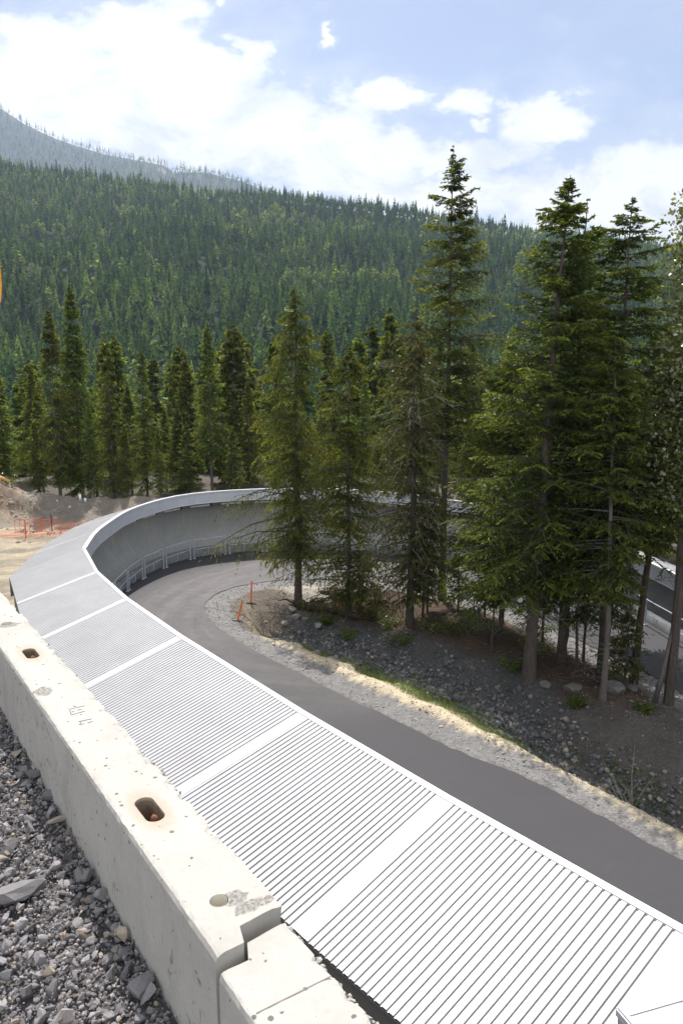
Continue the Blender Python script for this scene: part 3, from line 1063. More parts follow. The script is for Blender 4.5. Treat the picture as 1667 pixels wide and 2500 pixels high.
# eave trim, fascia
full = [Vector(p) for p in EAVE_NEAR]
m = MB()
for a, b, ba, bb in zip(EAVE_NEAR, EAVE_NEAR[1:], BACK_NEAR, BACK_NEAR[1:]):
    a, b, ba, bb = map(Vector, (a, b, ba, bb))
    up_ = Vector((0, 0, .012)); dn_ = Vector((0, 0, -.07))
    ai = a.lerp(ba, .036); bi = b.lerp(bb, .036)
    m.quad(a + up_, b + up_, bi + up_, ai + up_)
    m.quad(a + up_, a + dn_, b + dn_, b + up_)
    m.quad(ai + up_, bi + up_, bi + dn_, ai + dn_)
m.build('eave_trim', M_fasciaw, trackroot)
m = MB()
for a, b in zip(EAVE_NEAR, EAVE_NEAR[1:]):
    a, b = Vector(a), Vector(b)
    t0 = Vector((0, 0, -.07)); t1 = Vector((0, 0, -.62))
    m.quad(a + t0, a + t1, b + t1, b + t0)
far_c = far_line
for i, (a, b) in enumerate(zip(far_c, far_c[1:])):
    t1 = Vector((0, 0, -.58)); t0 = Vector((0, 0, -.03))
    m.quad(a + t0, a + t1, b + t1, b + t0)
    th = .04
    m.quad(a + t1, a + t1 + fo[i] * th, b + t1 + fo[i + 1] * th, b + t1)
m.build('fascia', M_fascia, trackroot)
m = MB()
for i, (a, b) in enumerate(zip(far_c, far_c[1:])):
    u1 = Vector((0, 0, .015))
    m.quad(a + u1 - fo[i] * .03, b + u1 - fo[i + 1] * .03, b + u1 + fo[i + 1] * .12, a + u1 + fo[i] * .12)
    m.quad(a + u1 - fo[i] * .03, a - fo[i] * .03 - Vector((0, 0, .06)), b - fo[i + 1] * .03 - Vector((0, 0, .06)), b + u1 - fo[i + 1] * .03)
m.build('eave_flashing', M_fasciaw, trackroot)
m = MB()
for i, (a, b) in enumerate(zip(far_c, far_c[1:])):
    z0 = Vector((0, 0, -.56)); z1 = Vector((0, 0, -.62))
    m.quad(a + z0 - fo[i] * .02, a + z1 - fo[i] * .02, b + z1 - fo[i + 1] * .02, b + z0 - fo[i + 1] * .02)
m.build('drip_edge', M_fasciaw, trackroot)

# concrete trough swept along the whole line
whole = [Vector(p) for p in EAVE_NEAR] + [Vector(p) for p in eave_far[3:]]
whole = resample(whole, 0.6)
wo = outward(whole)
m = MB()
prof = [(0.02, -.1, 0), (0.02, .50, 0), (.17, .50, 0), (.17, .34, 0), (1.05, .32, 0), (1.45, .52, 0), (1.72, .85, 0), (1.88, 1.35, 0), (1.96, 2.0, 0), (1.98, -.80, 1), (2.2, -.80, 1), (2.2, -.1, 0)]
rows = []
for p, o in zip(whole, wo):
    r = []
    for nn, z, top in prof:
        zz_ = p.z + z if top else z * (p.z / 3.6 if z > 1 else 1)
        r.append(Vector((p.x, p.y, 0)) + o * nn + Vector((0, 0, zz_)))
    rows.append(r)
i0 = 0
npf = len(prof)
for r in rows:
    m.v += [tuple(q) for q in r]
for i in range(len(rows) - 1):
    for j in range(npf - 1):
        a = i * npf + j
        m.f.append((a, a + 1, a + npf + 1, a + npf))
o = m.build('concrete_trough', M_conc, trackroot, True)
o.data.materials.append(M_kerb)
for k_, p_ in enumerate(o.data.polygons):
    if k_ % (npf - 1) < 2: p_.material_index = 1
# sealed back wall of the straight, below the low edge of the canopy
m = MB()
for a, b in zip(BACK_NEAR, BACK_NEAR[1:]):
    a, b = Vector(a), Vector(b)
    dd_ = Vector((b.x - a.x, b.y - a.y, 0)).normalized()
    inn = Vector((dd_.y, -dd_.x, 0)) * .10
    m.quad(a + inn - Vector((0, 0, .06)), b + inn - Vector((0, 0, .06)), Vector((b.x, b.y, -.3)) + inn, Vector((a.x, a.y, -.3)) + inn)
m.build('back_wall', M_back, trackroot)
# end corner panel where the straight meets the bend
m = MB()
e = Vector(EAVE_NEAR[-1]); b = Vector(BACK_NEAR[-1])
m.quad(e - Vector((0, 0, .02)), b - Vector((0, 0, .02)), b - Vector((0, 0, .75)), e - Vector((0, 0, .55)))
m.build('gable_end', M_soffit, trackroot)

# lamps under the eave round the bend
lp = resample(eave_far[8:], 1.75)
lo_ = outward(lp)
for i in range(0, len(lp) - 1):
    a = lp[i].lerp(lp[i + 1], .12); b = lp[i].lerp(lp[i + 1], .78)
    off = (lo_[i] + lo_[i + 1]) / 2 * .50
    z = Vector((0, 0, -.80))
    m = MB()
    m.bar(a + off + z, b + off + z, .16, .09)
    lamp = m.build('light_fitting', M_lamp, trackroot)
    m = MB()
    m.box(b + off + z + (b - a).normalized() * .12, (.12, .12, .14))
    m.build('bracket', M_dark, lamp)

# white vent hood on the canopy at the near end
m = MB()
p0 = Vector((2.74, 6.33, 0)); du = Vector((.94, .34, 0)).normalized(); dv = Vector((.34, -.94, 0)).normalized()


def hood(u, v, z): return p0 + du * u + dv * v + Vector((0, 0, z))


lowr = [hood(.02, .02, 3.35), hood(.66, .02, 3.42), hood(.78, .16, 3.42), hood(1.7, .16, 3.5), hood(1.7, 1.5, 3.4), hood(.02, 1.5, 3.3)]
topr = [hood(0, 0, 3.82), hood(.66, 0, 3.86), hood(.80, .14, 3.86), hood(1.72, .14, 3.95), hood(1.72, 1.52, 3.9), hood(0, 1.52, 3.8)]
for a in range(6):
    b = (a + 1) % 6
    m.quad(lowr[a], lowr[b], topr[b], topr[a])
m.quad(*topr)
hd = m.build('vent_hood', M_hood, trackroot)
m = MB()
m.bar(hood(-.008, 0, 3.77), hood(-.008, 1.5, 3.75), .02, .07)
m.bar(hood(.0, -.008, 3.77), hood(.66, -.008, 3.81), .02, .07)
m.bar(hood(.05, .12, 3.828), hood(.80, .20, 3.872), .012, .006)
m.build('hood_rim', M_fascia, hd)

# ------------------------------------------------------------------ handrail
hr = empty('handrail', (-9.9, 33, 0), 0, 'galvanised steel handrail with paired posts running along the inside of the bend', 'handrail')
HR0 = Vector((-9.9, 33, 0))
hl = [Vector((p.x, p.y, 0)) for p in whole[int(len(EAVE_NEAR) * 4.2):]]
ho = outward(hl)
hl = [p - o * .26 for p, o in zip(hl, ho)]
post_line = resample(hl, 2.15)
po = outward(post_line)
m1 = MB(); m2 = MB()
for a, b in zip(post_line, post_line[1:]):
    d = (b - a).normalized()
    a2 = a + d * .13; b2 = b - d * .13
    m1.tube([a2 + Vector((0, 0, 1.08)) - HR0, b2 + Vector((0, 0, 1.08)) - HR0], .022, 6)
    m2.tube([a2 + Vector((0, 0, .52)) - HR0, b2 + Vector((0, 0, .58)) - HR0], .018, 6)
m1.build('top_rail', M_galv, hr)
m2.build('mid_rail', M_galv, hr)
for i, (a, o_) in enumerate(zip(post_line, po)):
    d = Vector((o_.y, -o_.x, 0))
    for sgn in (-1, 1):
        q = a + d * .13 * sgn
        m = MB()
        m.box(q + Vector((0, 0, .55)) - HR0, (.05, .05, 1.1))
        pst = m.build('post', M_galv, hr)
        m = MB()
        m.box(q + Vector((0, 0, .02)) - HR0, (.14, .14, .03))
        m.build('foot_plate', M_galv, pst)
    # low bent hoop brackets between the posts
    if i < len(post_line) - 1:
        q = a.lerp(post_line[i + 1], .45)
        m = MB()
        m.tube([q + Vector((0, 0, .5)) - HR0, q + Vector((0, 0, .22)) - HR0, q + o_ * .14 + Vector((0, 0, .1)) - HR0], .018, 5)
        m.build('bracket', M_galv, hr)

# ------------------------------------------------------------------ concrete barriers
# barrier space: X runs along the barrier (away from the camera), Y towards the road
BR = Matrix(((DIRB[0], -PERB[0] * -1, 0), (DIRB[1], PERB[1], 0), (0, 0, 1)))


def barrier_obj(name, label, x0, x1, zt, y0, y1, seed, outline, holes, dens=.016):
    """block between outline points (plan, barrier space), from z=7.6 to zt"""
    root = empty(name, (0, 0, 0), 0, label, 'barrier', 'concrete barriers along the terrace edge')
    bm = bmesh.new()
    vs = [bm.verts.new((x, y, zt)) for x, y in outline]
    f = bm.faces.new(vs)
    if f.normal.z < 0: f.normal_flip()
    ext = bmesh.ops.extrude_face_region(bm, geom=[f])
    for v in [g for g in ext['geom'] if isinstance(g, bmesh.types.BMVert)]:
        v.co.z = 7.72
    bmesh.ops.recalc_face_normals(bm, faces=bm.faces)
    # slice into a fine grid
    for axis_, lo, hi, st in ((0, x0, x1, dens), (1, y0, y1, dens), (2, 7.72, zt, .03)):
        v = lo + st
        while v < hi - 1e-4:
            no = [0, 0, 0]; no[axis_] = 1; co = [0, 0, 0]; co[axis_] = v
            bmesh.ops.bisect_plane(bm, geom=bm.verts[:] + bm.edges[:] + bm.faces[:], plane_co=co, plane_no=no, dist=1e-5)
            v += st
    co = np.array([v.co[:] for v in bm.verts])
    # distance to the long top edges
    r = np.random.RandomState(seed)
    e_l = np.hypot(co[:, 1] - y0, co[:, 2] - zt); e_r = np.hypot(co[:, 1] - y1, co[:, 2] - zt)
    nA = fbm(co[:, 0] * 26 + seed, co[:, 2] * 26 + co[:, 1] * 31, 3)
    nB = fbm(co[:, 0] * 60 + 9, co[:, 1] * 60 + co[:, 2] * 47 + seed, 2)
    wave = fbm(co[:, 0] * 3.1 + seed, co[:, 0] * 0, 3)
    for i, v in enumerate(bm.verts):
        x, y, z = co[i]
        k = math.exp(-(e_l[i] / .014) ** 2)
        v.co.y += k * (.007 + .006 * nA[i]); v.co.z -= k * (.006 + .006 * nB[i])
        k = math.exp(-(e_r[i] / .022) ** 2)
        rough = .010 + .022 * max(0, nA[i] + .2 + wave[i] * .5)
        v.co.y -= k * (rough - .016); v.co.z -= k * rough * .8
        v.co.z += .0012 * nB[i]
        if y > y1 - .002:
            v.co.y += .010 * nA[i]
    me = bpy.data.meshes.new('block')
    bm.to_mesh(me); bm.free()
    me.materials.append(M_barr)
    blk = link('block', me, None, root)
    # holes
    for (hx, hy, L, rad, depth, kind) in holes:
        bmh = bmesh.new()
        segs = 14
        ring = []
        for a in range(segs + 1):
            t = math.pi * a / segs - math.pi / 2
            ring.append((hx + L / 2 + math.cos(t) * rad, hy + math.sin(t) * rad))
        for a in range(segs + 1):
            t = math.pi * a / segs + math.pi / 2
            ring.append((hx - L / 2 + math.cos(t) * rad, hy + math.sin(t) * rad))
        vs = [bmh.verts.new((x, y, zt + .05)) for x, y in ring]
        f = bmh.faces.new(vs)
        ext = bmesh.ops.extrude_face_region(bmh, geom=[f])
        for v in [g for g in ext['geom'] if isinstance(g, bmesh.types.BMVert)]:
            v.co.z = zt - depth
        bmesh.ops.remove_doubles(bmh, verts=bmh.verts, dist=1e-5)
        bmesh.ops.recalc_face_normals(bmh, faces=bmh.faces)
        cm = bpy.data.meshes.new('cutter'); bmh.to_mesh(cm); bmh.free()
        cm.materials.append(M_barr)
        co_ = bpy.data.objects.new('cutter', cm); col.objects.link(co_)
        md = blk.modifiers.new('b', 'BOOLEAN'); md.object = co_; md.operation = 'DIFFERENCE'; md.solver = 'EXACT'
        bpy.context.view_layer.update()
        ev = blk.evaluated_get(bpy.context.evaluated_depsgraph_get())
        nm = bpy.data.meshes.new_from_object(ev)
        blk.modifiers.clear()
        blk.data = nm
        bpy.data.objects.remove(co_)
        # lining of the hole
        m = MB()
        inset = rad - .0025
        pts = []
        for a in range(segs + 1):
            t = math.pi * a / segs - math.pi / 2
            pts.append((hx + L / 2 + math.cos(t) * inset, hy + math.sin(t) * inset))
        for a in range(segs + 1):
            t = math.pi * a / segs + math.pi / 2
            pts.append((hx - L / 2 + math.cos(t) * inset, hy + math.sin(t) * inset))
        zt0 = zt - (.012 if kind == 'slot' else -.001)
        for a in range(len(pts)):
            p, q = pts[a], pts[(a + 1) % len(pts)]
            m.quad((p[0], p[1], zt0), (q[0], q[1], zt0), (q[0], q[1], zt - depth + .004), (p[0], p[1], zt - depth + .004))
        m.quad(*[(p[0], p[1], zt - depth + .006) for p in pts])
        m.build('slot_lining' if kind == 'slot' else 'sleeve', M_slot if kind == 'slot' else M_pvc, root)
        if kind == 'slot':
            m = MB()
            arc = [(hx - .045, hy - rad * .35 + (rad * .7) * j / 12, zt - depth + .012 + math.sin(math.pi * j / 12) * .090) for j in range(13)]
            m.tube(arc, .011, 8)
            m.build('lifting_loop', M_rust, root, True)
    me = blk.data
    for ch in list(root.children):
        ch.matrix_local = BR.to_4x4()
    return root


x_end = 1.68
out1 = [(1.68, .755 - .883), (1.68, .845 - .883), (1.745, .865 - .883), (1.755, 1.011 - .883), (5.22, 1.011 - .883), (5.22, .755 - .883)]
root1 = barrier_obj('concrete_barrier', 'long white concrete barrier with a rusty lifting slot beside the gravel', 1.68, 5.22, 8.40, -.128, .128, 3, out1,
                    [(2.474, -.015, .108, .036, .11, 'slot'), (1.878, -.02, .0, .029, .05, 'round'), (4.394, 0, .108, .036, .11, 'slot'), (5.04, 0, .0, .034, .05, 'round')])
out3 = [(5.245, .752 - .883), (5.235, 1.008 - .883), (8.8, 1.008 - .883), (8.8, .752 - .883)]
root3 = barrier_obj('concrete_barrier', 'farthest white concrete barrier of which only a corner shows at the left edge', 5.235, 8.8, 8.395, -.131, .125, 5, out3, [], .04)
out2 = [(.2, .745 - .883), (.2, 1.015 - .883), (1.715, 1.000 - .883), (1.705, .868 - .883), (1.645, .840 - .883), (1.650, .750 - .883)]
root2 = barrier_obj('concrete_barrier', 'nearer white concrete barrier cut off by the bottom edge with a cross joint', .2, 1.72, 8.37, -.138, .130, 8, out2, [])
OFF = PERB * .883
for r_ in (root1, root2, root3):
    r_.location = (OFF[0], OFF[1], 0)
M_mark = simple('mark_grey', (.14, .12, .10), .9)
STROKES = [((3.507, .86, 3.505, .932), (3.471, .859, 3.473, .873), (3.476, .887, 3.472, .909), (3.44, .85, 3.444, .914), (3.507, .86, 3.44, .85), (3.42, .885, 3.418, .893)),
           ((3.349, .859, 3.344, .917), (3.318, .85, 3.315, .872), (3.312, .888, 3.314, .912), (3.349, .866, 3.325, .860))]
for grp in STROKES:
    m = MB()
    for (t0, s0, t1, s1) in grp:
        m.bar((t0, s0 - .883, 8.4015), (t1, s1 - .883, 8.4015), .0032, .001)
    mk = m.build('cast_letter', M_mark, root1)
    mk.matrix_local = BR.to_4x4()
m = MB()
m.bar((1.475, .772 - .883, 8.3705), (1.463, .997 - .883, 8.3705), .004, .001)
mk = m.build('cross_joint', simple('joint_dark', (.16, .14, .12), .9), root2)
mk.matrix_local = BR.to_4x4()
# mortar lumps along the road-side rim
rs = np.random.RandomState(77)
for r_, (ta, tb), zt, nn in ((root1, (1.78, 5.2), 8.395, 300), (root2, (.3, 1.7), 8.362, 170)):
    tt = rs.uniform(ta, tb, nn)
    pos = np.column_stack([tt, .883 * 0 + .124 + rs.normal(size=nn) * .006 + (.004 if r_ is root2 else 0), zt - .012 - rs.rand(nn) * .018])
    me = rocks('broken_rim', pos, np.clip(rs.lognormal(math.log(.009), .4, nn), .004, .022), M_barr, rs, PROT, IF1)
    o = link('broken_rim', me, None, r_)
    o['kind'] = 'stuff'
    o.matrix_local = BR.to_4x4()


# ------------------------------------------------------------------ trees
def branch_tubes(P0, P1, P2, r0, ns=3):
    """thin 3-sided tubes through 3 points each, vectorised. returns verts, faces(quads)"""
    n = len(P0)
    rings = []
    for P_, rr in ((P0, r0), (P1, r0 * .6), (P2, r0 * .15)):
        for k in range(ns):
            a = 2 * math.pi * k / ns
            d = np.zeros((n, 3))
            T = P2 - P0
            side = np.cross(T, [0, 0, 1.0]); side /= np.linalg.norm(side, axis=1, keepdims=True) + 1e-9
            up2 = np.cross(side, T); up2 /= np.linalg.norm(up2, axis=1, keepdims=True) + 1e-9
            rings.append(P_ + (side * math.cos(a) + up2 * math.sin(a)) * rr[:, None])
    V = np.stack(rings, 1)
    f = []
    for j in range(2):
        for k in range(ns):
            a = j * ns + k; b = j * ns + (k + 1) % ns
            f.append((a, b, b + ns, a + ns))
    F_ = np.array(f)[None] + (np.arange(n) * V.shape[1])[:, None, None]
    return V.reshape(-1, 3), F_.reshape(-1, 4)


def conifer(seed, h, Rm, cb, nb=220, M_=14, K=7, a_top=.75, a_low=-.12, droop=.35, twig_droop=.25, leaf=(.15, .045), p=.8, lop=0.25, trunk_r=None, lean=(0, 0), gap=0.0, tipw=.14, hang=.0, whorl=0.0, minr=.16, dp=1.0):
    """foliage quads, bark tubes. Crown radius Rm, first live branch at height cb."""
    r = np.random.RandomState(seed)
    trunk_r = trunk_r or h * .0125 + .03
    u = np.sort(r.rand(nb) ** dp)
    if whorl:
        u = np.where(u < .86, np.round(u * (h - cb) / .55) * .55 / (h - cb) + r.normal(size=nb) * .010, u)
        u = np.clip(u, 0, .995)
    zb = cb + (h - cb) * u
    az = r.rand(nb) * 2 * math.pi
    prof = (1 - u) ** p * (.55 + .45 * np.clip(u / .18, 0, 1))
    lopn = 1 + lop * (np.sin(az * 1 + seed) + .5 * np.sin(2 * az + u * 9))
    L = (Rm * prof * lopn * r.uniform(.55, 1.18, nb) + minr * np.clip((1 - u) * 7, .12, 1))
    if gap:
        L *= np.where(r.rand(nb) < gap, .35, 1)
    a = a_low + (a_top - a_low) * u ** 1.3 + r.normal(size=nb) * .10
    lx = lean[0] * (zb / h) ** 1.5; ly = lean[1] * (zb / h) ** 1.5
    ax0 = np.cos(az); ay0 = np.sin(az)

    def spine(uu, sel=None):
        z = L[:, None] * (a[:, None] * uu - droop * uu ** 2 + droop * .35 * uu ** 4)
        x = lx[:, None] + ax0[:, None] * L[:, None] * uu
        y = ly[:, None] + ay0[:, None] * L[:, None] * uu
        return np.stack([x, y, zb[:, None] + z], -1)

    uj = (np.arange(M_) + .5) / M_
    uj = .05 + .95 * uj ** .88
    UU = np.clip(uj[None] + r.normal(size=(nb, M_)) * .03, .04, 1)
    S = spine(UU)
    S2 = spine(UU + .03)
    T = S2 - S; T /= np.linalg.norm(T, axis=-1, keepdims=True)
    side = np.stack([-ay0, ax0, np.zeros(nb)], -1)[:, None, :]
    sg = np.where((np.arange(M_) % 2) == 0, 1, -1)[None, :, None] * np.ones((nb, M_, 1))
    fw = r.uniform(.35, .8, (nb, M_, 1))
    D = T * fw + side * sg * np.sqrt(1 - fw ** 2) + r.normal(size=(nb, M_, 3)) * .12
    D[..., 2] -= twig_droop * r.uniform(.4, 1.4, (nb, M_))
    D /= np.linalg.norm(D, axis=-1, keepdims=True)
    tl = np.minimum(.85, (.42 * L[:, None] * (1.05 - .75 * UU) + tipw * np.clip((1 - u[:, None]) * 8, .3, 1))) * r.uniform(.6, 1.2, (nb, M_))
    vk = (np.arange(K) + .6) / K
    VK = vk[None, None] + r.normal(size=(nb, M_, K)) * .05
    base = S[:, :, None, :] + D[:, :, None, :] * (tl[:, :, None] * VK)[..., None]
    base[..., 2] -= (tl[:, :, None] * VK) ** 2 * (.25 + hang)
    # leaflet: quad starting at base along direction e, width dir f
    e = D[:, :, None, :] * .8 + r.normal(size=(nb, M_, K, 3)) * .42
    e[..., 2] -= .12 + hang * 1.2
    e /= np.linalg.norm(e, axis=-1, keepdims=True)
    f = np.cross(e, r.normal(size=e.shape)); f /= np.linalg.norm(f, axis=-1, keepdims=True) + 1e-9
    tops = np.clip(.35 + (1 - u) * 6, 0, 1)[:, None, None, None]
    ll = leaf[0] * r.uniform(.6, 1.35, (nb, M_, K, 1)) * tops; lw = leaf[1] * r.uniform(.6, 1.3, (nb, M_, K, 1)) * tops
    v0 = base - e * ll * .35; v1 = base + f * lw + e * ll * .1; v2 = base + e * ll * .75; v3 = base - f * lw + e * ll * .1
    V = np.stack([v0, v1, v2, v3], -2).reshape(-1, 3)
    nq = nb * M_ * K
    Fq = np.arange(nq * 4).reshape(-1, 4)
    # tint: young growth at the branch tips is lighter; clumps per branch
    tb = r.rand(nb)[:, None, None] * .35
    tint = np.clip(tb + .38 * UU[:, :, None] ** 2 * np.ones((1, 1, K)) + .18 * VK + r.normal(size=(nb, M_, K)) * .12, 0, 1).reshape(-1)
    # leader tuft
    # bark: trunk and branches
    m = MB()
    nz_ = 14
    pts = []; rad = []
    for i in range(nz_ + 1):
        q = i / nz_
        z = h * q
        pts.append((lean[0] * q ** 1.5 + .03 * math.sin(q * 9 + seed), lean[1] * q ** 1.5 + .03 * math.cos(q * 7 + seed), z - (.25 if i == 0 else 0)))
        rad.append(trunk_r * ((1 - q) ** .85) + .008 + (trunk_r * .3 * math.exp(-q * h / .30)))
    m.tube(pts, rad, 10)
    B0 = spine(np.zeros((nb, 1)))[:, 0]; B1 = spine(np.full((nb, 1), .5))[:, 0]; B2 = spine(np.full((nb, 1), .97))[:, 0]
    bv, bf = branch_tubes(B0, B1, B2, .006 + L * .012)
    return V, Fq, tint, m, bv, bf, (lean, h, trunk_r)


def bark_mesh(name, m, bv, bf, mat):
    v = np.array(m.v)
    faces = [f for f in m.f] + [tuple(int(q) + len(v) for q in f) for f in bf]
    me = bpy.data.meshes.new(name)
    me.from_pydata(np.vstack([v, bv]).tolist(), [], faces)
    me.materials.append(mat)
    me.update()
    return me


def dead_twigs(seed, h, z0, z1, n, Lm, mat, trunk_r, lean=(0, 0)):
    r = np.random.RandomState(seed)
    z = r.uniform(z0, z1, n); az = r.rand(n) * 2 * math.pi
    L = Lm * r.uniform(.35, 1.1, n)
    B0 = np.column_stack([lean[0] * (z / h) ** 1.5, lean[1] * (z / h) ** 1.5, z])
    D = np.column_stack([np.cos(az), np.sin(az), r.uniform(-.15, .45, n)])
    B1 = B0 + D * (L * .5)[:, None] + r.normal(size=(n, 3)) * .06
    B2 = B0 + D * L[:, None]; B2[:, 2] -= L * r.uniform(.1, .5, n)
    # side twigs
    k = 4
    fr = r.uniform(.35, .95, (n, k, 1))
    S0 = B1[:, None] * (1 - (fr - .5) * 2 * (fr > .5)) + B2[:, None] * ((fr - .5) * 2 * (fr > .5))
    Sd = r.normal(size=(n, k, 3)) * .3 + D[:, None] * .35
    S0 = S0.reshape(-1, 3); Sd = Sd.reshape(-1, 3) * np.repeat(L, k)[:, None] * .5
    v1, f1 = branch_tubes(B0, B1, B2, .005 + L * .007)
    v2, f2 = branch_tubes(S0, S0 + Sd * .5, S0 + Sd + [0, 0, -.03], np.full(len(S0), .005))
    return npmesh('dead_branches', np.vstack([v1, v2]), np.vstack([f1, f2 + len(v1)]), None, mat)


def tree(name, x, y, label, cat, leafmat, barkmat, z=None, rz=0, group=None, dead=None, base_flare=0, **kw):
    z = hz(x, y) if z is None else z
    root = empty(name, (x, y, z - .05), rz, label, cat, group)
    V, Fq, tint, m, bv, bf, info = conifer(**kw)
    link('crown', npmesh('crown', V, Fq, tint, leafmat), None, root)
    link('trunk', bark_mesh('trunk', m, bv, bf, barkmat), None, root)
    if dead:
        link('dead_branches', dead_twigs(kw['seed'] + 5, kw['h'], *dead, info[2], kw.get('lean', (0, 0))), None, root)
    return root


GI = 'conifers on the island inside the bend'
# hemlock at the island tip
tree('hemlock_tree', -1.93, 31.8, 'drooping olive hemlock at the tip of the island, nearest the two marker stakes', 'tree', M_hem, M_bark, group=GI,
     seed=31, h=13.7, Rm=3.1, cb=2.0, nb=230, M_=17, K=13, a_top=.35, a_low=.25, droop=.75, twig_droop=.65, leaf=(.12, .021), p=.80, lop=.30, trunk_r=0.16, gap=.22, hang=.35, minr=.22,
     dead=(1.6, 4.6, 26, 1.5, M_deadwood))
tree('hemlock_tree', .28, 29.8, 'slim bright green hemlock second from left on the island', 'tree', M_back_n, M_bark, group=GI,
     seed=12, h=11.3, Rm=2.35, cb=0.9, nb=210, M_=14, K=12, a_top=.4, a_low=.15, droop=.55, twig_droop=.5, leaf=(.12, .022), p=0.58, lop=.25, trunk_r=0.1, gap=.2, hang=.2,
     dead=(1.0, 3.0, 14, 1.0, M_deadwood))
tree('cedar_tree', 2.73, 28.05, 'brownish thin cedar with pale dead branches in the middle of the island', 'tree', M_cedar, M_bark, group=GI,
     seed=23, h=12.1, Rm=2.2, cb=1.2, nb=250, M_=14, K=11, a_top=.3, a_low=.15, droop=.6, twig_droop=.6, leaf=(.12, .021), p=.5, lop=.2, trunk_r=0.15, gap=.25, hang=.4,
     dead=(1.5, 10.0, 95, 1.75, M_deadwood))
tree('fir_tree', 4.45, 31.5, 'tallest fir with an open spire top rising above the ridge', 'tree', M_fir, M_bark, group=GI,
     seed=41, h=18.9, Rm=2.7, cb=7.4, nb=190, M_=17, K=13, a_top=.65, a_low=.10, droop=.25, twig_droop=.35, leaf=(.13, .025), p=0.85, dp=1.3, lop=.18, trunk_r=0.16, gap=.15, whorl=1, minr=.3, tipw=.10,
     dead=(3.0, 8.5, 40, 1.6, M_deadwood))
tree('fir_tree', 6.23, 23.1, 'big dense dark fir with the thickest trunk at the ditch edge', 'tree', M_fir, M_bark, group=GI,
     seed=55, h=15.8, Rm=2.55, cb=3.1, nb=360, M_=17, K=13, a_top=.7, a_low=.02, droop=.22, twig_droop=.25, leaf=(.115, .023), p=0.78, dp=1.2, lop=.14, trunk_r=0.2, lean=(.45, 0), minr=.28,
     dead=(1.6, 4.2, 26, 1.4, M_deadwood))
tree('fir_tree', 6.1, 27.0, 'lower bushy light green fir just left of the big dense fir', 'tree', M_back_n, M_bark, group=GI,
     seed=62, h=10.3, Rm=2.7, cb=1.8, nb=250, M_=16, K=12, a_top=.6, a_low=.1, droop=.25, twig_droop=.2, leaf=(.125, .024), p=.65, lop=.2, trunk_r=0.1)
tree('fir_tree', 7.62, 24.3, 'fir whose top shows just right of the big dense fir', 'tree', M_fir, M_bark, group=GI,
     seed=66, h=15.2, Rm=1.7, cb=3.2, nb=210, M_=13, K=12, a_top=.7, a_low=.0, droop=.25, twig_droop=.25, leaf=(.125, .024), p=.75, dp=1.2, lop=.15, trunk_r=0.15, minr=.25,
     dead=(1.2, 5.0, 30, 1.3, M_barkgrey))
tree('fir_tree', 8.75, 23.6, 'fir with flat separate tiers at its top in the right hand clump', 'tree', M_fir, M_bark, group=GI,
     seed=72, h=15.2, Rm=2.6, cb=4.6, nb=235, M_=16, K=13, a_top=.35, a_low=.0, droop=.18, twig_droop=.2, leaf=(.12, .024), p=0.75, dp=1.35, lop=.15, trunk_r=0.13, minr=.5, whorl=1, tipw=.08,
     dead=(1.0, 4.6, 30, 1.3, M_barkgrey))
tree('fir_tree', 8.05, 21.35, 'crooked slender fir with a bent foot beside the round boulder', 'tree', M_fir, M_barkgrey, group=GI,
     seed=75, h=11.0, Rm=1.45, cb=3.4, nb=170, M_=12, K=11, a_top=.5, a_low=-.1, droop=.25, twig_droop=.3, leaf=(.12, .024), p=.6, lop=.2, trunk_r=0.09, lean=(-.25, .3),
     dead=(1.0, 4.0, 18, 1.2, M_barkgrey))
tree('fir_tree', 9.68, 23.2, 'dark fir with a strongly leaning black trunk near the right edge', 'tree', M_fir, M_root, group=GI,
     seed=83, h=12.6, Rm=1.8, cb=4.8, nb=180, M_=15, K=12, a_top=.6, a_low=.0, droop=.3, twig_droop=.3, leaf=(.12, .024), p=.6, lop=.2, trunk_r=0.125, lean=(1.3, .3),
     dead=(1.0, 4.5, 22, 1.3, M_barkgrey))
tree('fir_tree', 8.1, 25.4, 'V-forked fir deep in the clump behind the pale trunk', 'tree', M_fir, M_bark, group=GI,
     seed=88, h=10.5, Rm=1.8, cb=3.8, nb=140, M_=13, K=11, a_top=.6, a_low=0, droop=.25, twig_droop=.3, leaf=(.13, .024), p=.6, lop=.2, trunk_r=0.09, lean=(-.6, .2),
     dead=(1.0, 4.5, 20, 1.1, M_barkgrey))
tree('fir_tree', 10.3, 27.5, 'dark low fir behind the leaning trunk, next to the far arm of the road', 'tree', M_fir, M_bark, group=GI,
     seed=97, h=9.0, Rm=1.5, cb=3.2, nb=110, M_=13, K=8, a_top=.6, a_low=0, droop=.25, twig_droop=.3, leaf=(.13, .036), p=.6, lop=.2, trunk_r=.11)
# saplings
for i, (x, y, hh, lb) in enumerate([(4.9, 29.9, 3.4, 'thin sapling left of the open gravel patch behind the island trees'), (5.75, 28.6, 3.6, 'thin sapling right of the open gravel patch behind the island trees'),
                                    (6.9, 25.6, 4.2, 'slim sapling with fine bare twigs left of the forked fir'), (.75, 29.9, 3.0, 'thin twin stem sapling beside the slim bright hemlock'),
                                    (3.6, 29.6, 2.8, 'small sapling behind the brown cedar trunk'), (9.15, 22.5, 2.6, 'sparse sapling left of the slender leaning trunk')]):
    tree('sapling', x, y, lb, 'sapling', M_cedar if i % 2 else M_back_n, M_bark, group='saplings on the island', seed=100 + i, h=hh, Rm=.75, cb=.6, nb=60, M_=8, K=5,
         a_top=.5, a_low=.1, droop=.35, twig_droop=.4, leaf=(.11, .03), p=.7, trunk_r=.035, gap=.3)


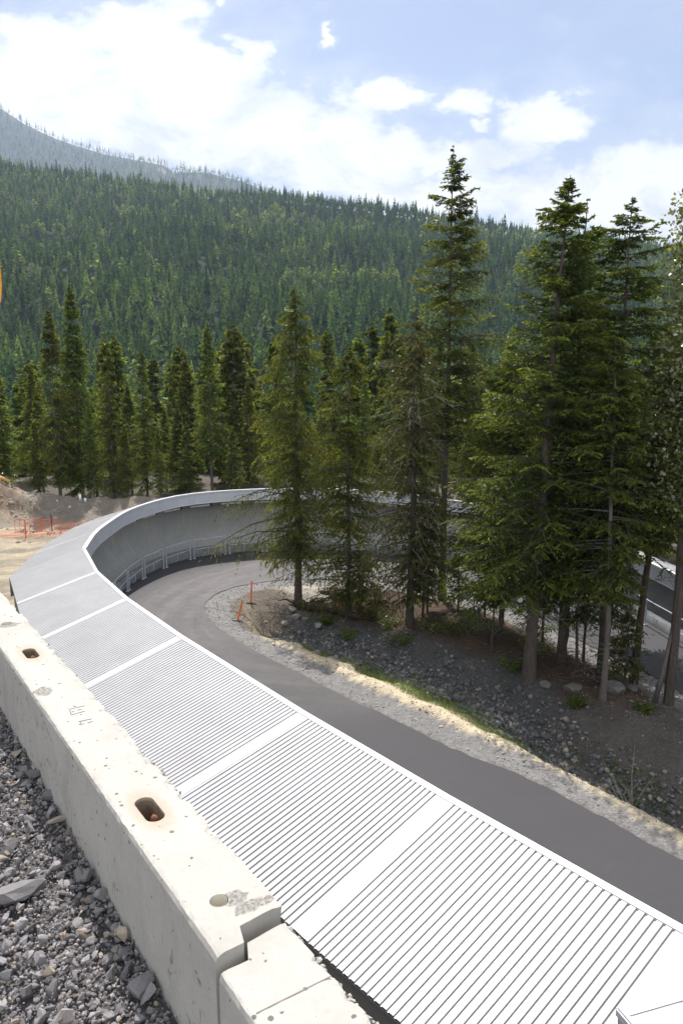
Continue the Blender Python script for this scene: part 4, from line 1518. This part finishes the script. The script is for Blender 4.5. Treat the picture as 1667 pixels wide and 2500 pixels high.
for i, (x, y, hh, ln, lb) in enumerate([(7.1, 25.0, 6.5, (.2, 0), 'thin bare lower stem just right of the thickest trunk'), (7.95, 23.7, 7.0, (-.3, .1), 'thin stem between the forked fir and the crooked one'),
                                       (8.5, 24.6, 6.0, (.1, .1), 'thin stem right behind the crooked slender fir'), (5.5, 25.6, 5.0, (-.2, 0), 'young fir standing at the edge of the ditch left of the thickest trunk'),
                                       (9.2, 24.4, 7.0, (.4, 0), 'thin stem left of the strongly leaning black trunk'), (3.3, 29.0, 5.5, (.1, 0), 'young fir right behind the brown cedar')]):
    tree('young_fir', x, y, lb, 'tree', M_fir, M_bark, group='young firs among the island trees', seed=140 + i, h=hh, Rm=1.0, cb=1.7, nb=90, M_=10, K=8,
         a_top=.5, a_low=-.1, droop=.35, twig_droop=.4, leaf=(.12, .024), p=.6, trunk_r=.045, gap=.3, lean=ln, dead=(.5, 3.2, 26, .95, M_barkgrey))


# broadleaf tree with glittering leaves at the right edge
def broad(seed, x, y, h, lean, label):
    r = np.random.RandomState(seed)
    root = empty('cottonwood_tree', (x, y, hz(x, y) - .05), 0, label, 'tree')
    m = MB()
    def ctr(q): return np.array([lean[0] * q ** 1.3 + .08 * math.sin(q * 7), lean[1] * q, h * q])
    m.tube([tuple(ctr(q / 12)) for q in range(13)], [.15 * (1 - q / 12) ** .8 + .012 for q in range(13)], 9)
    n = 150
    u = r.uniform(.42, .99, n)
    az = r.rand(n) * 2 * math.pi
    L = (1.45 * (1 - u) ** .55 + .35) * r.uniform(.5, 1.1, n)
    B0 = np.array([ctr(q) for q in u])
    D = np.column_stack([np.cos(az), np.sin(az), r.uniform(.35, .9, n)])
    B1 = B0 + D * (L * .5)[:, None]; B2 = B0 + D * L[:, None] + np.column_stack([np.zeros(n), np.zeros(n), L * -.12])
    bv, bf = branch_tubes(B0, B1, B2, .008 + L * .008)
    k = 95
    fr = r.uniform(.25, 1.1, (n, k, 1))
    c = B0[:, None] * (1 - fr) + B2[:, None] * fr + r.normal(size=(n, k, 3)) * (.16 + .10 * L[:, None, None])
    c[..., 2] += .05
    N = r.normal(size=(n, k, 3)); N /= np.linalg.norm(N, axis=-1, keepdims=True)
    e = np.cross(N, r.normal(size=N.shape)); e /= np.linalg.norm(e, axis=-1, keepdims=True)
    f = np.cross(N, e)
    s = .062 * r.uniform(.6, 1.2, (n, k, 1))
    V = np.stack([c - e * s, c + f * s * .75, c + e * s * 1.15, c - f * s * .75], -2).reshape(-1, 3)
    link('crown', npmesh('crown', V, np.arange(len(V)).reshape(-1, 4), np.clip(r.rand(n * k) ** 1.3, 0, 1), M_broad), None, root)
    link('trunk', bark_mesh('trunk', m, bv, bf, M_bark), None, root)


broad(5, 10.12, 21.5, 15.0, (.10, .5), 'leafy cottonwood with small glittering leaves at the right edge')
tree('fir_tree', 11.0, 20.9, 'bare forked stem at the right edge with dark boughs high up', 'tree', M_fir, M_barkgrey, group=GI,
     seed=120, h=9.5, Rm=1.2, cb=4.6, nb=80, M_=11, K=7, a_top=.5, a_low=-.1, droop=.25, twig_droop=.3, leaf=(.13, .036), p=.5, lop=.2, trunk_r=0.12, lean=(-.1, .2),
     dead=(1.0, 4.6, 22, 1.2, M_barkgrey))
# slender leaning bare stem
m = MB()
m.tube([(9.6, 21.3, hz(9.6, 21.3) - .1), (9.85, 21.4, 1.1), (10.1, 21.6, 2.3), (10.25, 21.8, 3.6)], [.085, .07, .05, .02], 8)
o = m.build('leaning_stem', M_barkgrey, None, True)
tag(o, 'slender bare grey stem leaning right in front of the far road', 'dead tree')

# ------------------------------------------------------------------ trees behind the track (copies with their parts)
def proto_meshes(name, leafmat, **kw):
    V, Fq, tint, m, bv, bf, info = conifer(**kw)
    return npmesh(name + '_crown', V, Fq, tint, leafmat), bark_mesh(name + '_trunk', m, bv, bf, M_barkgrey if kw['seed'] % 2 else M_bark)


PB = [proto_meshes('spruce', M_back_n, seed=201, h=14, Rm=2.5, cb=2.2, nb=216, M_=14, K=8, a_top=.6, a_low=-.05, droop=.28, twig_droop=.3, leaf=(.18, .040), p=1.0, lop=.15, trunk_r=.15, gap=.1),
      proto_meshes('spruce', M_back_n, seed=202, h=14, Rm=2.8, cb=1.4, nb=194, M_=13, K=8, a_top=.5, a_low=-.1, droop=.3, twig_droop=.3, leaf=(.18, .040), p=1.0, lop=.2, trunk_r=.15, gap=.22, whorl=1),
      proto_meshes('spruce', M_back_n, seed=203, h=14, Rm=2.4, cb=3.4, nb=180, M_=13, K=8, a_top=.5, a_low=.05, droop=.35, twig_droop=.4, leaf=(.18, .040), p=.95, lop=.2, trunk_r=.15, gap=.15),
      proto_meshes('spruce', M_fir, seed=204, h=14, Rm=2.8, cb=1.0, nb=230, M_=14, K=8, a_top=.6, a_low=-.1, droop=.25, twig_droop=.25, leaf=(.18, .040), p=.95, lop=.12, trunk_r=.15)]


def put(pm, name, x, y, ztop, label, group, wid=1.0, rz=0.0, z=None):
    zb = hz(x, y) if z is None else z
    s = max(.2, (ztop - zb) / 14.0)
    root = empty(name, (x, y, zb - .1), rz, label, 'tree', group)
    root.scale = (s * wid * .88, s * wid * .88, s)
    link('crown', pm[0], None, root)
    link('trunk', pm[1], None, root)
    return root


ORD = ['first', 'second', 'third', 'fourth', 'fifth', 'sixth', 'seventh', 'eighth', 'ninth', 'tenth', 'eleventh', 'twelfth', 'thirteenth', 'fourteenth', 'fifteenth', 'sixteenth',
       'seventeenth', 'eighteenth', 'nineteenth', 'twentieth', 'twenty-first', 'twenty-second', 'twenty-third', 'twenty-fourth', 'twenty-fifth', 'twenty-sixth']
GB = 'spruces in the row behind the track'
BACK = [(-27.7, 57, 12.2, 0, 1), (-26.25, 57.5, 10.5, 1, 1), (-25.6, 62, 10.9, 2, 1), (-21.54, 56, 15.2, 0, .9), (-20.16, 57, 17.0, 3, .75), (-20.04, 60, 9.6, 1, 1), (-17.38, 56, 13.1, 1, .85),
        (-17.74, 62, 9.5, 0, 1.1), (-15.12, 57, 12.5, 1, .8), (-15.01, 63, 7.4, 2, 1.2), (-13.2, 60, 7.6, 3, 1.2), (-10.58, 60, 14.2, 2, .95), (-9.0, 61, 7.4, 0, 1.1), (-7.48, 60, 9.8, 0, .85),
        (-5.6, 61, 7.8, 1, 1.2), (-3.5, 60, 7.2, 2, 1.2), (-1.52, 62, 7.8, 0, 1.2), (.6, 60, 7.0, 1, 1.3), (1.9, 62, 10.2, 2, .9), (3.9, 62, 10.4, 1, .9), (5.6, 58, 8.4, 3, 1.1), (8.16, 62, 7.6, 0, 1.2), (10.33, 56, 8.0, 1, 1.2),
        (-23.6, 58, 9.2, 2, 1.0), (-18.8, 55.6, 8.0, 2, .9), (-22.9, 55.4, 7.0, 1, 1.1), (-29, 55, 10, 2, 1.1), (-16.2, 55.4, 6.5, 0, 1.2), (-12.0, 57.5, 6.6, 1, 1.3), (-14.0, 56.5, 6.4, 0, .8), (-8.4, 57, 6.2, 2, 1.3)]
LB = {0: 'tall slim spruce at the far left edge behind the spoil heap', 1: 'dark spruce right of the one at the far left edge', 3: 'left of the two tallest spruces close together behind the berm', 4: 'tallest spruce of the row behind the lot, right of its close twin',
      6: 'spruce with a bare lower trunk right of the tallest pair', 8: 'slim spruce with open tiers, halfway between the tallest pair and the lone tall one', 11: 'tall spruce standing alone behind the left part of the bend', 13: 'pointed dark spruce just left of the drooping hemlock'}
LOWS = sorted([i for i in range(len(BACK)) if i not in LB], key=lambda i: BACK[i][0] / BACK[i][1])
for i, (x, y, zt, k, wd) in enumerate(BACK):
    if i in LB:
        put(PB[k], 'spruce_tree', x, y, zt, LB[i], GB, wd, i * 1.7)
    else:
        put(PB[k], 'spruce_tree', x, y, zt, ORD[LOWS.index(i)] + ' from left of the lower green spruces filling the row behind the track', 'lower spruces filling the row behind the track', wd, i * 1.7)
RIGHT = [(12.9, 50, 9.4, 3, 1.1), (15.4, 48, 8.4, 0, 1.2), (17.2, 46, 10.4, 3, 1.0), (18.0, 42, 9.6, 1, 1.1), (20.2, 42, 11.5, 3, 1), (19.0, 38, 9.0, 0, 1.0), (17.0, 39.0, 7.5, 3, 1.0), (15.6, 42.5, 7.4, 2, 1.2), (13.4, 45.5, 7.5, 3, 1.2),
         (21.5, 37, 11, 3, 1), (18.4, 34, 7.2, 3, 1), (20, 31.5, 8, 0, 1), (17.2, 35.5, 5.6, 1, 1.2), (11.3, 49, 6.8, 0, 1.3), (8.8, 51, 6.6, 3, 1.3), (5.8, 51.5, 6.0, 1, 1.3), (2.6, 53, 6.0, 3, 1.3), (22, 33, 10, 3, 1), (-1, 54, 5.6, 0, 1.3), (-4.8, 55, 5.8, 2, 1.3)]
RS = sorted(range(len(RIGHT)), key=lambda i: RIGHT[i][0] / RIGHT[i][1])
for i, (x, y, zt, k, wd) in enumerate(RIGHT):
    put(PB[k], 'spruce_tree', x, y, zt, ORD[RS.index(i)] + ' from left of the dark spruces right behind the far arm of the track', 'dark spruces behind the far arm of the track', wd, i * 2.1)

# middle distance: lighter copies down the slope
PM = [proto_meshes('slope_spruce', M_back_n, seed=301 + i, h=14, Rm=2.2 + .25 * i, cb=1.2, nb=150, M_=9, K=6, a_top=.6, a_low=-.1, droop=.28, twig_droop=.3, leaf=(.34, .11), p=.66, lop=.15, trunk_r=.17) for i in range(3)]
rs = np.random.RandomState(17)
cnt = 0
placed = []
while cnt < 230:
    y = 64 + 106 * rs.rand() ** 1.1
    x = rs.uniform(-.56, .56) * y
    if any((x - a) ** 2 + (y - b) ** 2 < 9.5 for a, b in placed): continue
    placed.append((x, y))
    zb = hz(x, y)
    hh = rs.uniform(9, 16)
    put(PM[rs.randint(3)], 'spruce_tree', x, y, zb + hh, 'green spruce on the slope that falls away behind the track', 'spruces on the slope falling away behind the track', rs.uniform(.8, 1.15), rs.rand() * 6, zb)
    cnt += 1


# ------------------------------------------------------------------ hillside woods (no one could count them)
def forest(name, xy, hh, mat, label, seed, nt=46, wide=.15, decid=None, zoff=-1.0):
    r = np.random.RandomState(seed)
    n = len(xy)
    z0 = height(xy[:, 0], xy[:, 1]) + zoff
    # crowns made of drooping triangular boughs round an axis
    u = (np.arange(nt) / nt)[None] * np.ones((n, 1)) + r.rand(n, nt) * .03
    u = np.clip(u, 0, .985)
    az = r.rand(n, nt) * 2 * math.pi
    wv_ = r.uniform(.8, 1.2, n)[:, None]
    rad = hh[:, None] * wide * wv_ * ((1 - u) ** .85) * r.uniform(.7, 1.2, (n, nt)) + .12
    drp = .45
    if decid is not None:
        dm = decid[:, None]
        rr = hh[:, None] * .24 * np.sqrt(np.clip(1 - (2 * u - 1) ** 2, 0, 1)) * r.uniform(.75, 1.15, (n, nt)) + .2
        rad = np.where(dm, rr, rad)
        drp = np.where(decid[:, None], -.1, .45)
    z = z0[:, None] + hh[:, None] * (.10 + .90 * u)
    bw = rad * .50 + .10
    ca, sa = np.cos(az), np.sin(az)
    X = xy[:, 0][:, None]; Y = xy[:, 1][:, None]
    tip = np.stack([X + ca * rad, Y + sa * rad, z - drp * rad], -1)
    hgt = hh[:, None] * .085
    l_ = np.stack([X + ca * rad * .25 - sa * bw, Y + sa * rad * .25 + ca * bw, z - .12 * rad], -1)
    r_ = np.stack([X + ca * rad * .25 + sa * bw, Y + sa * rad * .25 - ca * bw, z - .12 * rad], -1)
    t_ = np.stack([X + ca * rad * .05, Y + sa * rad * .05, z + hgt], -1)
    l_[..., 2] += hgt * r.uniform(-.2, 1.2, (n, nt)); r_[..., 2] += hgt * r.uniform(-.2, 1.2, (n, nt))
    V = np.stack([tip, l_, r_], 2).reshape(-1, 3)
    q = np.arange(n * nt)[:, None] * 4
    Fa = np.arange(n * nt * 3).reshape(-1, 3)
    big = .75 * fbm(xy[:, 0] / 60 + 3, xy[:, 1] / 60, 3) + .7 * fbm(xy[:, 0] / 170 + 9, xy[:, 1] / 120 + 4, 2)
    tt = np.clip(.38 + .42 * big + r.normal(size=n) * .22, 0, .86)
    if decid is not None:
        tt = np.where(decid, r.uniform(.86, 1.0, n), tt)
    t2 = np.clip(tt[:, None] + r.normal(size=(n, nt)) * .12, 0, 1).reshape(-1)
    me = npmesh(name, V, Fa, t2, mat)
    return tag(link(name, me), label, 'forest', None, 'stuff')


rs = np.random.RandomState(4)


def jitter_grid(y0, y1, sp, half=.60):
    out = []
    y = y0
    while y < y1:
        w_ = y * half
        n_ = int(2 * w_ / sp)
        out.append(np.column_stack([np.linspace(-w_, w_, n_) + rs.normal(size=n_) * sp * .35, y + rs.normal(size=n_) * sp * .35]))
        y += sp
    return np.vstack(out)


xy = jitter_grid(165, Y_R + 12, 5.7)
hh = rs.lognormal(math.log(10.6), .27, len(xy)) * (1.12 - .24 * xy[:, 1] / Y_R)
dec = (fbm(xy[:, 0] / 70.0 + 31, xy[:, 1] / 55.0 + 7, 3) > .33) & (rs.rand(len(xy)) < .5) | (rs.rand(len(xy)) < .025)
hh = np.where(dec, hh * .85, hh)
# a few taller ones on the skyline
hh = np.where((xy[:, 1] > Y_R - 15) & (rs.rand(len(xy)) < .06), hh * 1.4, hh)
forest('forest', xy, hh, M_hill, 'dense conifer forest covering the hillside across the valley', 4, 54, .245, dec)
xy = jitter_grid(1500, Y_F + 30, 21, .56)
xy = xy[(xy[:, 0] / xy[:, 1] < .02)]
xy2 = []
hh = rs.lognormal(math.log(19), .25, len(xy))
forest('forest', xy, hh, M_hill, 'bluish conifer forest on the more distant mountain at upper left', 6, 22, .24, None, -2.0)

# ------------------------------------------------------------------ undergrowth on the island
def shrub(x, y, r0, hgt, label, seed, mat=M_broad, nleaf=900, group='shrubs under the island trees'):
    r = np.random.RandomState(seed)
    root = empty('shrub', (x, y, hz(x, y)), 0, label, 'shrub', group)
    ns = 16
    az = r.rand(ns) * 6.28; L = r.uniform(.6, 1.0, ns)
    B0 = np.zeros((ns, 3)); B2 = np.column_stack([np.cos(az) * r0 * L, np.sin(az) * r0 * L, hgt * r.uniform(.4, 1, ns)])
    B1 = B2 * .5 + [0, 0, hgt * .15]
    v, f = branch_tubes(B0, B1, B2, np.full(ns, .008))
    link('stems', npmesh('stems', v, f, None, M_bark), None, root)
    k = nleaf // ns
    fr = r.uniform(.3, 1.1, (ns, k, 1))
    c = B2[:, None] * fr + r.normal(size=(ns, k, 3)) * r0 * .16
    N = r.normal(size=(ns, k, 3)); N[..., 2] += .6; N /= np.linalg.norm(N, axis=-1, keepdims=True)
    e = np.cross(N, r.normal(size=N.shape)); e /= np.linalg.norm(e, axis=-1, keepdims=True)
    g = np.cross(N, e)
    s = .035 * r.uniform(.6, 1.3, (ns, k, 1))
    V = np.stack([c - e * s, c + g * s * .6, c + e * s, c - g * s * .6], -2).reshape(-1, 3)
    link('foliage', npmesh('foliage', V, np.arange(len(V)).reshape(-1, 4), r.rand(ns * k) * .85, mat), None, root)
    return root


SH = [(1.15, 29.3, .5, .7, 'light green shrub between the slim hemlock and the broken stump'), (1.95, 28.5, .6, .6, 'yellowish green shrub left of the cedar trunk'), (3.5, 27.4, .6, .5, 'small leafy shrub just right of the cedar trunk'),
      (4.4, 26.4, .9, .55, 'wide low fern clump on the slope above the ditch'), (5.3, 26.6, .8, .5, 'low fern clump left of the thickest trunk'), (5.0, 27.9, .7, .6, 'green shrub behind the fern clumps'),
      (-.6, 29.7, .3, .4, 'small shrub growing by the tangled root'), (6.9, 24.6, .5, .6, 'shrub at the foot of the forked fir'), (9.0, 23.2, .5, .5, 'shrub at the foot of the dark leaning fir'), (7.2, 26.5, .7, .8, 'shrub in the gap behind the thickest trunk')]
for i, (x, y, r0, hg, lb) in enumerate(SH):
    shrub(x, y, r0, hg, lb, 400 + i, M_broad if i % 3 else M_back_n)
for i, (x, y, r0, hg, lb) in enumerate([(7.2, 21.3, .35, .3, 'weedy tuft on the bank just below the pointed boulder'), (5.9, 24.1, .5, .35, 'low weeds at the foot of the bank left of the thickest trunk'),
                                       (2.2, 26.9, .6, .3, 'low creeping weeds between the cedar and the ditch'), (.3, 28.3, .45, .3, 'low creeping weeds below the slim hemlock'), (9.0, 20.6, .3, .25, 'weedy tuft below the slender leaning stem')]):
    shrub(x, y, r0, hg, lb, 430 + i, M_grass if i % 2 else M_back_n, 700, 'weeds on the island bank')
for i, (x, y, r0, hg, lb) in enumerate([(-26.6, 50.8, .9, 1.3, 'bright green bush on the spoil heap at the left edge'), (-23.6, 52.0, .8, .9, 'green bush beside the log on the spoil heap'), (-18.8, 54.2, .6, 1.0, 'sunlit bush under the tallest spruces')]):
    shrub(x, y, r0, hg, lb, 450 + i, M_broad, 1200, 'bushes on the spoil heap')

# grass on the bank
rs = np.random.RandomState(66)
n = 110000
xy = np.column_stack([rs.uniform(-1.5, 10.5, n), rs.uniform(12, 27.5, n)])
dnr = dist_poly(xy[:, 0], xy[:, 1], near_edge)
patch = fbm(xy[:, 0] * .9, xy[:, 1] * .9, 3)
ok = in_poly(xy[:, 0], xy[:, 1], island_poly) & (dnr > 1.6) & (dnr < 3.2 + .9 * np.exp(-((xy[:, 0] - 3.4) / 1.8) ** 2)) & (patch + .75 * np.exp(-((xy[:, 0] - 3.2) / 2.4) ** 2) > .14)
ok |= in_poly(xy[:, 0], xy[:, 1], island_poly) & (dnr > 5.0) & (dnr < 8) & (patch > .42) & (xy[:, 0] > 2)
xy = xy[ok]
n = len(xy)
z = height(xy[:, 0], xy[:, 1])
hh = rs.uniform(.06, .20, n); az = rs.rand(n) * 6.28
wv = np.column_stack([np.cos(az), np.sin(az), np.zeros(n)]) * .007
b = np.column_stack([xy, z - .01]); tip = b + np.column_stack([rs.normal(size=n) * .05, rs.normal(size=n) * .05, hh])
V = np.stack([b - wv, b + wv, tip], 1).reshape(-1, 3)
me = npmesh('grass', V, np.arange(n * 3).reshape(-1, 3), np.clip(rs.rand(n) * .8 + .1 * (patch[ok] < .3), 0, 1), M_grass)
tag(link('grass', me), 'short patchy green grass on the bank between the sandy strip and the ditch', 'grass', None, 'stuff')

# forest litter: twigs and sticks under the trees
n = 2600
xy = np.column_stack([rs.uniform(-2.5, 10.8, n), rs.uniform(20, 33, n)])
dnr = dist_poly(xy[:, 0], xy[:, 1], near_edge)
ok = in_poly(xy[:, 0], xy[:, 1], island_poly) & (dnr > 4.3) & (dnr < 9.5)
xy = xy[ok]; n = len(xy)
z = height(xy[:, 0], xy[:, 1])
az = rs.rand(n) * 6.28; L = rs.uniform(.10, .50, n)
B0 = np.column_stack([xy, z + .015]); D = np.column_stack([np.cos(az), np.sin(az), rs.uniform(-.05, .35, n)])
v, f = branch_tubes(B0, B0 + D * (L * .5)[:, None], B0 + D * L[:, None], rs.uniform(.005, .014, n))
me = npmesh('fallen_twigs', v, f, None, M_barkgrey)
tag(link('fallen_twigs', me), 'litter of fallen twigs on the ground under the island trees', 'twigs', None, 'stuff')


# roots, logs and stump
def gnarl(name, base, n, spread, L, r0, mat, label, cat, seed, up_=.25, dirs=None):
    r = np.random.RandomState(seed)
    m = MB()
    for i in range(n):
        a = r.rand() * 6.28 if dirs is None else dirs[0] + r.normal() * dirs[1]
        l = L * r.uniform(.45, 1.1)
        p = Vector((r.normal() * spread, r.normal() * spread, r.uniform(0, spread)))
        d = Vector((math.cos(a), math.sin(a), r.uniform(-.1, up_)))
        q = p + d * l * .5 + Vector((r.normal() * .08, r.normal() * .08, r.uniform(0, .1)))
        m.tube([p, q, p + d * l + Vector((0, 0, -.1))], [r0 * r.uniform(.5, 1.1), r0 * .6, r0 * .12], 6)
    o = m.build(name, mat, None, True)
    o.location = (*base, hz(*base) + .03)
    return tag(o, label, cat)


gnarl('root_tangle', (-1.65, 31.2), 22, .18, .9, .07, M_root, 'dark tangled uprooted roots at the foot of the drooping hemlock', 'roots', 5, .8)
m = MB()
m.tube([(-1.5, 31.1, hz(-1.5, 31.1) + .2), (-.6, 30.4, hz(-.6, 30.4) + .22), (.4, 29.7, hz(.4, 29.7) + .12), (1.3, 29.2, hz(1.3, 29.2) + .08)], [.20, .17, .14, .08], 10)
o = m.build('fallen_log', M_root, None, True)
tag(o, 'dark fallen log reaching right from the root tangle to the slim hemlock', 'log')
m = MB()
m.tube([(-.9, 32.2, .35), (.3, 31.0, .5), (1.0, 30.2, .15)], [.10, .08, .05], 8)
o = m.build('fallen_log', M_root, None, True)
tag(o, 'thin dark log behind the slim bright hemlock', 'log')
r = np.random.RandomState(9)
st = empty('stump', (1.55, 30.6, hz(1.55, 30.6)), 0, 'broken upright stump of splintered brown wood behind the shrubs', 'stump')
m = MB()
for i in range(9):
    a = r.rand() * 6.28
    p = Vector((math.cos(a) * .16, math.sin(a) * .16, -.1))
    m.tube([p, p * .6 + Vector((0, 0, .5)), p + Vector((-.05 - .05 * i % 3, 0, r.uniform(.6, 1.15)))], [.11, .09, .02], 6)
m.build('splintered_wood', M_wood, st, True)
m = MB()
for i in range(7):
    a = i * .9
    m.tube([(0, 0, .1), (math.cos(a) * .3, math.sin(a) * .3, .08), (math.cos(a) * .6, math.sin(a) * .6, -.06)], [.09, .06, .02], 6)
m.build('root', M_root, st, True)
# V-shaped pale branches lying right of the clump
gnarl('branch_pile', (8.3, 22.6), 22, .3, 1.1, .016, M_barkgrey, 'pile of pale fallen branches between the trunks at right', 'branches', 15, .35)
gnarl('branch_pile', (6.9, 23.6), 34, .5, 1.1, .016, M_root, 'dark brush heaped round the foot of the thickest trunk', 'branches', 17, .5)
gnarl('branch_pile', (4.6, 27.4), 16, .3, 1.0, .018, M_deadwood, 'small pile of fallen branches above the ditch right of the cedar', 'branches', 16, .3)
# bare twig plant beside the road
gnarl('bare_twig_plant', (7.0, 16.4), 12, .04, .75, .012, M_deadwood, 'small leafless plant of thin upright twigs beside the road at right', 'plant', 18, 2.6)


# marker stakes
def stake(x, y, L, tilt, label, name='marker_stake', feet=True, flag=False):
    root = empty(name, (x, y, hz(x, y)), 0, label, 'stake', 'orange marker stakes')
    rot = Matrix.Rotation(tilt, 3, 'Y')
    m = MB()
    m.box(rot @ Vector((0, 0, L * .44 + .0)), (.065, .025, L * .88), rot)
    m.build('stake_body', M_orange, root)
    m = MB()
    m.box(rot @ Vector((0, 0, L * .945)), (.068, .028, L * .13), rot)
    m.build('stake_tip', M_wood if not flag else M_orange, root)
    if feet:
        m = MB()
        m.box((0, 0, .03), (.42, .09, .03))
        m.build('foot_board', M_dark, root)
    return root


stake(-4.02, 31.65, 1.02, .05, 'upright orange marker stake on the gravel tip of the island', flag=True)
stake(-4.33, 29.5, .95, .26, 'leaning orange marker stake nearer the road with a bare wooden tip')
stake(-19.45, 44.6, 1.15, .02, 'thin upright stake standing in the bare lot at left', feet=False)
stake(-19.5, 47.1, .78, .09, 'short orange stake leaning in the lot at left beside the thin one', feet=False)


# orange plastic fencing
def netting(name, line, hgt, label, lie=0.0, rows_=9, seed=1):
    root = empty(name, (line[0][0], line[0][1], 0), 0, label, 'fence')
    r = random.Random(seed)
    pts = resample(catmull([(*p,) for p in line], 8), .16)
    base = Vector((line[0][0], line[0][1], 0))
    m = MB()
    grid = []
    for i, p in enumerate(pts):
        g = hz(p.x, p.y)
        sag = .14 * math.sin(i * .21) + .05 * math.sin(i * .9)
        colm = []
        for k in range(rows_):
            q = k / (rows_ - 1)
            zz_ = g + .03 + (q * (hgt + sag) if not lie else .05 + .06 * math.sin(i * .7 + k * 1.3) + .05 * r.random())
            off_ = lie * q
            colm.append(Vector((p.x + r.uniform(-.01, .01), p.y - off_ + r.uniform(-.02, .02) + (.06 * math.sin(k + i * .4) if not lie else 0), zz_)) - base)
        grid.append(colm)
    for i in range(len(grid) - 1):
        for k in range(rows_):
            a, b = grid[i][k], grid[i + 1][k]
            t = .016 if k not in (0, rows_ - 1) else .04
            if lie:
                m.quad(a, b, b + Vector((0, -t, .01)), a + Vector((0, -t, .01)))
            else:
                m.quad(a, b, b + Vector((0, 0, t)), a + Vector((0, 0, t)))
    for i in range(0, len(grid), 1 if lie else 2):
        for k in range(rows_ - 1):
            a, b = grid[i][k], grid[i][k + 1]
            m.quad(a, b, b + Vector((.03, 0, 0)), a + Vector((.03, 0, 0)))
    m.build('netting', M_net, root)
    return root


f1 = netting('safety_fence', [(-21.0, 46.6, 0), (-18.6, 46.6, 0), (-16.2, 47.0, 0), (-14.6, 47.8, 0), (-12.6, 49.0, 0), (-10.5, 50.5, 0)], .72, 'standing orange plastic safety fence beside the curved canopy at left', 0, 10, 3)
for x, y in ((-18.6, 46.6), (-14.6, 47.8), (-12.6, 49.0)):
    m = MB()
    m.box((x + 21.0, y - 46.6, hz(x, y) + .55), (.05, .05, 1.15))
    m.build('post', M_dark, f1)
netting('fallen_fence', [(-26, 46.0, 0), (-23, 46.4, 0), (-21, 45.7, 0), (-18.5, 45.6, 0), (-16.2, 46.6, 0)], .3, 'crumpled orange plastic fence lying on the dirt lot at left', 1.1, 8, 4)
netting('fallen_fence', [(-.35, 31.0, 0), (.1, 31.15, 0), (.5, 31.3, 0)], .3, 'small crumpled piece of orange netting behind the slim hemlock', .35, 8, 6)

# odds and ends on the heap
m = MB()
m.tube([(-24.35, 51.4, hz(-24.35, 51.4) + .35), (-23.3, 51.5, hz(-23.3, 51.5) + .45)], .10, 10)
o = m.build('log', M_cutwood, None, True)
tag(o, 'short orange brown log on top of the spoil heap', 'log')
one_rock('stone_slab', (-25.1, 50.8, hz(-25.1, 50.8) + .1), .55, (1.3, .6, .28), M_tanrock, 'flat pale stone slab on top of the spoil heap', 88, 'slab')
for i, (x, y, hh_, lb) in enumerate([(-18.95, 53.0, .45, 'larger white pipe stub at the edge of the berm under the spruces'), (-18.6, 53.0, .26, 'smaller white pipe stub beside the larger one on the berm')]):
    m = MB()
    g = hz(x, y)
    m.tube([(x, y, g - .1), (x, y, g + hh_)], .09, 10)
    o = m.build('pipe_stub', M_white, None, True)
    tag(o, lb, 'pipe')
one_rock('stone_slab', (-15.2, 44.9, hz(-15.2, 44.9) + .05), .35, (1.4, .8, .3), M_tanrock, 'flat pale stone by the canopy edge at left', 89, 'slab')

fr_ = empty('orange_object', (-2.72, 6.0, hz(-2.72, 6.0)), 0, 'unidentified orange object of which only a sliver shows at the left edge', 'flag')  # object unknown; the flag shape and the unseen pole are made up
m = MB()
m.tube([(-.55, 0, -.3), (-.55, 0, 11.35 - hz(-2.72, 6.0))], .014, 8)
m.build('added_pole', M_wood, fr_)
m = MB()
zf_ = 10.56 - hz(-2.72, 6.0)
for a in range(8):
    q0, q1 = a / 8, (a + 1) / 8
    w0 = .052 + .052 * q0 - .12 * max(0, q0 - .7); w1 = .052 + .052 * q1 - .12 * max(0, q1 - .7)
    m.quad((-.55, .01, zf_ + q0 * .64), (w0, .02 * math.sin(a), zf_ + q0 * .64), (w1, .02 * math.sin(a + 1), zf_ + q1 * .64), (-.55, .01, zf_ + q1 * .64))
m.build('orange_edge', simple('orange_sheet', (.75, .36, .03), .8), fr_)

# ------------------------------------------------------------------ haze
HZ = dict(x=float(gx[-1]) + 60, y0=float(gy[0]) - 30, y1=float(gy[-1]) + 40, z0=float(GZ.min()) - 1, z1=float(GZ.max()) + 60)
HZ['x'] = max(HZ['x'], -float(gx[0]) + 60)
bm = bmesh.new()
bmesh.ops.create_cube(bm, size=1)
me = bpy.data.meshes.new('haze')
bm.to_mesh(me); bm.free()
hzmat = bpy.data.materials.new('haze_air')
hzmat.use_nodes = True
ht = NT(hzmat.node_tree)
ht.n.clear()
ho_ = ht.add('ShaderNodeOutputMaterial')
pv = ht.add('ShaderNodeVolumePrincipled')
pv.inputs['Color'].default_value = (.60, .76, 1.0, 1)
pv.inputs['Density'].default_value = 0.00011
pv.inputs['Anisotropy'].default_value = .35
ht.l.new(pv.outputs[0], ho_.inputs['Volume'])
me.materials.append(hzmat)
o = link('haze', me)
o.scale = (HZ['x'] * 2, HZ['y1'] - HZ['y0'], HZ['z1'] - HZ['z0'])
o.location = (0, (HZ['y1'] + HZ['y0']) / 2, (HZ['z1'] + HZ['z0']) / 2)
tag(o, 'thin blue summer haze filling the valley air', 'haze', None, 'stuff')
